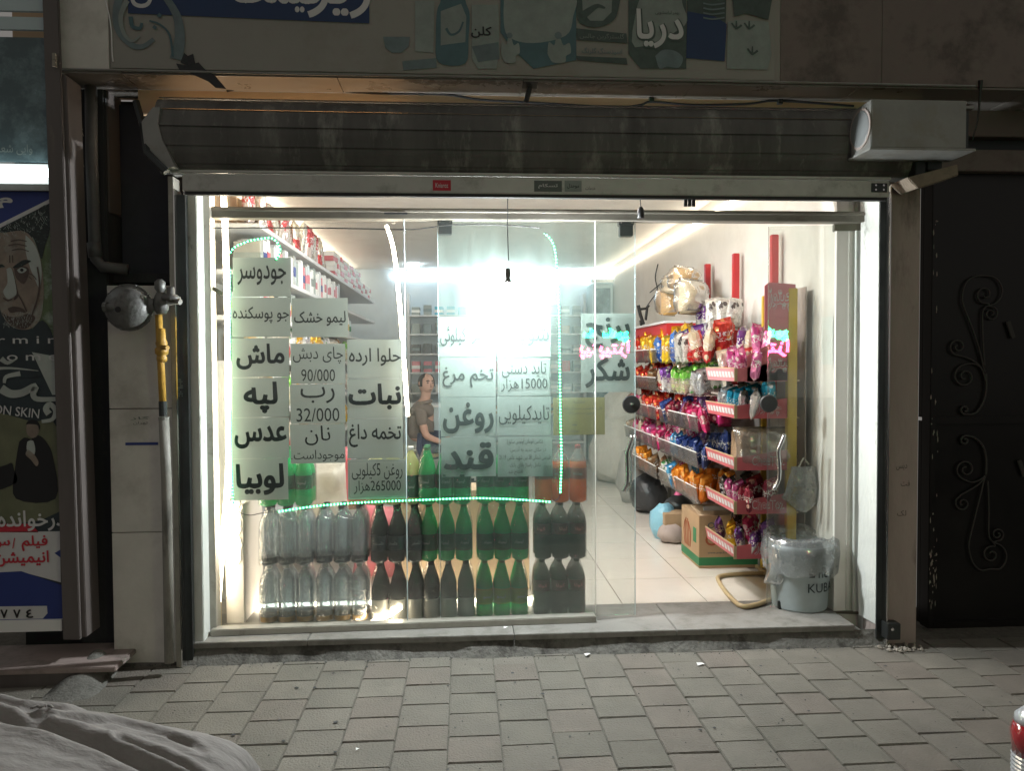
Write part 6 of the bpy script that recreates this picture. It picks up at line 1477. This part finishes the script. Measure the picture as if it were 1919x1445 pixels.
# grey waste bucket with liner
q = atz(1532, 1162, FL); bkx, bky = q.x + .01, q.y + .25
bk = thing('waste_bucket', 'blue grey plastic bucket with clear bin liner inside the right glass leaf', 'bucket', (bkx, bky, FL), (0, 0, R(0))); bk.scale = (1.12, 1.12, 1.12)
obj('pail', MB().lathe([(.13, 0), (.135, .01), (.155, .3), (.165, .305), (.165, .33), (.155, .33), (.13, .02)], 28), 'bucket', bk, smooth=True)
ln_ = MB(); nn = 30; vs = []
for k, (r_, z) in enumerate(((.1, .2), (.15, .31), (.16, .375), (.18, .355), (.188, .29), (.183, .19))):
    for j in range(nn):
        a = 2 * math.pi * j / nn; e = 1 + .11 * noise.noise(Vector((math.cos(a) * 4, math.sin(a) * 4, k * 1.3))); ez = .03 * noise.noise(Vector((math.cos(a) * 2.5, math.sin(a) * 2.5, 7))) * (1 + (k == 5)); vs.append((r_ * e * math.cos(a), r_ * e * math.sin(a), z + ez))
ln_.add(vs, [(k * nn + j, k * nn + (j + 1) % nn, (k + 1) * nn + (j + 1) % nn, (k + 1) * nn + j) for k in range(5) for j in range(nn)])
obj('bin_liner', ln_, 'linerbag', bk, smooth=True)
obj('liner_tail', pillow(.12, .2, .07, 41, crimp=.02), 'linerbag', bk, smooth=True, loc=(-.15, -.05, .12), rot=(0, R(14), 0))
L_ = lettering('KUBA', .16, .045, .0); rl = .149
L_.v = [(rl * math.sin(v[0] / rl), -(rl + .002) * math.cos(v[0] / rl), v[2] + .13) for v in L_.v]; obj('lettering', L_, 'ink', bk, rot=(0, 0, R(22)))
L_ = lettering("nc", .06, .03, .0); rl = .153
L_.v = [(rl * math.sin(v[0] / rl), -(rl + .002) * math.cos(v[0] / rl), v[2] + .195) for v in L_.v]; obj('lettering', L_, 'ink', bk, rot=(0, 0, R(22)))
obj('square_mark', MB().box(-.014, .014, -.157, -.153, .185, .205), 'ink', bk, rot=(0, 0, R(-2)))
# white carrier bag hanging on the rack post
q = at(1505, 935, .27)
hg = thing('carrier_bag', 'white plastic bag hanging from the yellow rack post', 'bag', tuple(q))
v = MB(); nx, ny = 8, 8; vs = []
for s_ in (-1, 1):
    for j in range(ny + 1):
        for i in range(nx + 1):
            u, w2 = -1 + 2 * i / nx, j / ny
            hw = .13 * (.55 + .45 * w2 if w2 < .75 else 1 - (w2 - .75) * 2.2)
            vs.append((u * hw + .012 * noise.noise(Vector((u * 2, w2 * 3, s_))), s_ * .04 * (1 - u * u) ** .5 * math.sin(math.pi * min(1, w2 + .15)) + .008 * noise.noise(Vector((u * 5, w2 * 5, s_))), .24 - w2 * .24 - .03 * (1 - u * u) * w2 + (.0 if u < 0 else .0)))
n1 = (nx + 1) * (ny + 1)
for s_ in (0, n1): v_f = [(s_ + j * (nx + 1) + i, s_ + j * (nx + 1) + i + 1, s_ + (j + 1) * (nx + 1) + i + 1, s_ + (j + 1) * (nx + 1) + i) for j in range(ny) for i in range(nx)]; v.f += v_f; v.mi += [0] * len(v_f)
v.v = vs; obj('bag_body', v, 'linerbag', hg, smooth=True, loc=(0, 0, -.05))
obj('bag_handle', MB().tube([(-.03, 0, .18), (0, 0, .24), (.04, .02, .2)], .006, 5), 'sack', hg)
# white leaning panel beside the first stack
q0, q1 = at(436, 1000, .12), at(458, 1000, .2)
bd_ = MB(); x0_, x1_ = at(422, 1000, .1).x, at(458, 1000, .12).x
bd_.box(x0_, x1_, .1, .5, FL, at(440, 945, .1).z)
lb_ = tag(obj('white_board', bd_, 'plaster', bevel=.003), 'white board with scribbled pen marks standing left of the water bottles', 'board')
for k in range(7):
    zz_ = .42 + .05 * k; obj('pen_mark', MB().tube(smooth([(x0_ + .07 + .012 * (k % 3), .098, zz_), (x0_ + .085, .098, zz_ + .03), (x0_ + .08 + .01 * (k % 2), .098, zz_ + .05)], 3), .0022, 4), 'inksoft', lb_)
q = at(407, 860, .08)
tag(obj('wooden_batten', MB().box(q.x - .014, q.x + .014, .05, .07, FL, q.z), 'tan', bevel=.002), 'slim wooden batten upright at the left window edge', 'batten')
q = at(410, 545, .02); tag(obj('tape_scrap', MB().box(-.04, .04, 0, .003, -.01, .01), 'corkwood', loc=(q.x, -.03, q.z), rot=(0, R(32), 0)), 'scrap of brown tape on the glass left of the oat signs', 'tape')
# goods seen between the bottles
lump('spice_tray', 650, 960, (.3, .2, .12), 'cookie', 'heap of brown nuts behind the second stack of bottles', 'nuts', 17, .5)
for i, (px, py, m, lb) in enumerate(((612, 905, 'sack', 'white plastic sack behind the green bottle at the left'), (600, 880, 'redfade', 'faded red sack behind the signs of bread and tea'), (700, 1000, 'pinkred', 'pink paper carton wall behind the lemon bottles'))):
    q = at(px, py, .8); tag(obj('goods_sack', pillow(.34, .5, .2, 51 + i), m, smooth=True, loc=(q.x, .75 + i * .12, q.z - .36), rot=(0, R(rnd.uniform(-6, 6)), 0)), lb, 'sack')
cr_ = carton('carton', .8, .3, .62, 'cardtop', (at(870, 1000, .75).x, .75, FL), 'wide tan carton standing behind the green and black bottles', 'carton', None, 0, None)
# upturned rack shelf in mid-aisle
# litter on the pavement
for i, (px, py, s_, lb) in enumerate(((462, 1237, .016, 'crumpled white scrap near the left window corner'), (948, 1211, .013, 'white paper scrap on the sill edge'), (1100, 1228, .018, 'small white paper square on the pavers at the door'), (1312, 1246, .02, 'torn white label stuck to a paver'), (670, 1406, .008, 'tiny white crumb on the foreground pavers'))):
    q = atz(px, py, .004); mb = MB(); mb.add([(-s_, -s_ * .6, 0), (s_, -s_ * .5, .004), (s_ * .8, s_ * .7, .001), (-s_ * .7, s_ * .6, .006)], [(0, 1, 2, 3)]); tag(obj('paper_scrap', mb, 'white', loc=(q.x, q.y, .006 if i != 1 else FL + .002), rot=(0, 0, rnd.random())), lb, 'litter')
gr = MB()
for i in range(500):
    x = rnd.uniform(-2.2, 2.4); y = -.19 - abs(rnd.gauss(0, .05)) if i < 380 else rnd.uniform(-1.4, -.2); r_ = rnd.uniform(.0015, .005)
    gr.lathe([(0, -r_ * .3), (r_, r_ * .2), (0, r_ * .8)], 4, (x, y, .004))
o = tag(obj('grit', gr, 'darkgrey'), 'dark grit scattered on the pavers along the sill', 'grit'); o['kind'] = 'stuff'

sp_ = MB()
for i in range(70):
    x = rnd.uniform(-2.2, 2.4); y = rnd.uniform(-1.7, -.3); r_ = rnd.uniform(.004, .011)
    sp_.add([(x + r_ * math.cos(a) * rnd.uniform(.7, 1.2), y + r_ * math.sin(a) * rnd.uniform(.7, 1.2), .0046) for a in (0, 1.05, 2.1, 3.14, 4.2, 5.2)], [(0, 1, 2, 3, 4, 5)])
o = tag(obj('gum_spots', sp_, 'darkgrey'), 'flattened dark gum spots scattered over the pavers', 'gum'); o['kind'] = 'stuff'
# ================================================================== COVERED VEHICLE, TAIL LIGHT
def cov():
    mb = MB(); nx, ny = 190, 140; vs = []
    CR = [(dl, wd, [atz(a, b, .32).xy for a, b in pts]) for dl, wd, pts in [
        (.045, .03, [(-60, 1412), (60, 1418), (170, 1422), (280, 1436), (400, 1452)]), (.035, .018, [(225, 1408), (290, 1414), (360, 1424), (420, 1436)]),
        (.03, .02, [(-40, 1330), (20, 1330), (60, 1340), (90, 1365)]), (.025, .016, [(-40, 1318), (40, 1324), (64, 1328)]), (.022, .02, [(60, 1392), (120, 1388), (180, 1372), (240, 1360)]),
        (.02, .016, [(90, 1402), (160, 1398), (220, 1385), (300, 1384), (380, 1396)]), (.028, .02, [(-50, 1392), (40, 1396), (80, 1408)]), (.018, .014, [(320, 1386), (360, 1388)]),
        (.02, .016, [(110, 1330), (170, 1338), (210, 1350)]), (.03, .02, [(-30, 1352), (10, 1350), (50, 1342)])]]
    sil = [(-90, 1296), (0, 1306), (60, 1320), (120, 1325), (210, 1347), (300, 1370), (380, 1386), (425, 1400), (455, 1420), (474, 1450), (480, 1500)]
    P_ = [at(a, b, -1.62) for a, b in sil]
    xs_ = [p.x for p in P_]; zs_ = [max(.02, p.z) for p in P_]
    def ridge(x):
        for i in range(len(xs_) - 1):
            if xs_[i] <= x <= xs_[i + 1]: t = (x - xs_[i]) / (xs_[i + 1] - xs_[i]); return zs_[i] * (1 - t) + zs_[i + 1] * t
        return zs_[0] if x < xs_[0] else 0
    xe = at(478, 1445, -1.9).x
    for i in range(nx + 1):
        for j in range(ny + 1):
            v = j / ny; u = i / nx
            y = -1.42 - 1.3 * v
            x = -2.9 + (xe + 2.9 + .03 * math.sin(v * 5)) * u
            rz = ridge(x)
            k = min(1, v / .15); up = math.sin(k * math.pi / 2)
            z = rz * up * (1 - .18 * max(0, v - .15))
            edge = min(1, (1 - u) / .035); z *= math.sqrt(max(0, 1 - (1 - edge) ** 2)) if edge < 1 else 1
            f = .02 * noise.noise(Vector((x * 1.2 + y, y * 5, 1))) + .007 * noise.noise(Vector((x * 6, y * 18, 2))) + .003 * noise.noise(Vector((x * 16, y * 34, 5)))
            for dl, wd, pl_ in CR:
                d = 9
                for k in range(len(pl_) - 1):
                    a_, b_ = pl_[k], pl_[k + 1]; ab = b_ - a_; t = max(0, min(1, ((x - a_[0]) * ab[0] + (y - a_[1]) * ab[1]) / ab.length_squared)); q_ = a_ + ab * t
                    d = min(d, math.hypot(x - q_[0], y - q_[1]) + (0 if 0 < t < 1 or (t == 0 and k) or (t == 1 and k < len(pl_) - 2) else .0)); 
                dq = dl * .62 * (1 + .5 * noise.noise(Vector((x * 3, y * 3, dl * 90)))); wq = wd * .72; f += -dq * math.exp(-(d / wq) ** 2) + dq * .4 * math.exp(-((d - 2.1 * wq) / wq) ** 2)
            z += f * up * edge
            vs.append((x, y, max(.004, z)))
    mb.add(vs, [(i * (ny + 1) + j, (i + 1) * (ny + 1) + j, (i + 1) * (ny + 1) + j + 1, i * (ny + 1) + j + 1) for i in range(nx) for j in range(ny)])
    return mb
cvr = thing('covered_vehicle', 'vehicle under a wrinkled grey brown fabric cover at the lower left corner', 'covered vehicle', (-1.9, -2, 0))
P(obj('fabric_cover', cov(), 'cover', smooth=True), 0, cvr)
q = at(76, 1324, -1.66); kn = MB()
for k in range(5): kn.tube(smooth([q + Vector((0, 0, -.004)), q + Vector((.02 * math.cos(k * 1.3), .01, .002 * math.sin(k * 2) - .003)), q + Vector((.035 * math.cos(k * 1.3), .0, -.006))], 3), .004, 5)
P(obj('knotted_tie', kn, 'cover', smooth=True), 0, cvr)
q = at(1942, 1398, -1.7)
tlt = thing('tail_light', 'red and clear vehicle tail light at the lower right corner', 'tail light', (q.x, q.y, 0))
obj('red_lens', MB().lathe([(.07, q.z - .03), (.075, q.z + .04), (.066, q.z + .075)], 20), 'taillens', tlt, smooth=True)
obj('top_cap', MB().lathe([(.066, q.z + .075), (.062, q.z + .1), (.035, q.z + .125), (0, q.z + .13)], 20), 'clearlens', tlt, smooth=True)
rb = MB().lathe([(.07 + .002 * (k % 2), q.z - .03 - .007 * k) for k in range(16)], 20); obj('ribbed_reflector', rb, 'clearlens', tlt)
obj('mounting_stem', MB().lathe([(.05, 0), (.06, q.z - .14)], 14), 'black', tlt)

# ================================================================== NEON SIGN ACROSS THE STREET
# stands on the opposite side, facing the shop; seen in the picture as reflections in the door glass
yv_ = 5.0                                   # as far in front of the glass as it appears behind it
ng_ = thing('neon_sign', 'green and pink neon sandwich and pizza sign across the street mirrored in the door glass', 'neon sign', (0, -yv_, 2))
def neon(s, px, py, wpx, hpx, m):
    c = at(px, py, yv_ + 2 * YD); sc = (yv_ + 4.1) / FPX
    mb = MB()
    for lp_ in lettering(s, wpx * sc, hpx * sc, loops=True):
        pts = [Vector((-x, 0, z)) for x, z in lp_]        # reads correctly from the shop side
        mb.tube(pts, .0065, 4, closed=True)
    o = obj(m + '_tubes', mb, m, loc=(c.x, -yv_, c.z)); P(o, 0, ng_); return c
c1 = neon('ساندویچ', 1154, 628, 48, 26, 'greenneon'); c2 = neon('پیتزا', 1152, 655, 56, 34, 'pinkneon')
P(obj('sign_board', MB().box(c1.x - .35, c1.x + .35, -yv_ - .06, -yv_ - .03, c2.z - .25, c1.z + .2), 'black'), 0, ng_)
P(obj('sign_pole', MB().box(c1.x - .04, c1.x + .04, -yv_ - .1, -yv_ - .06, 0, c1.z), 'gunmetal'), 0, ng_)
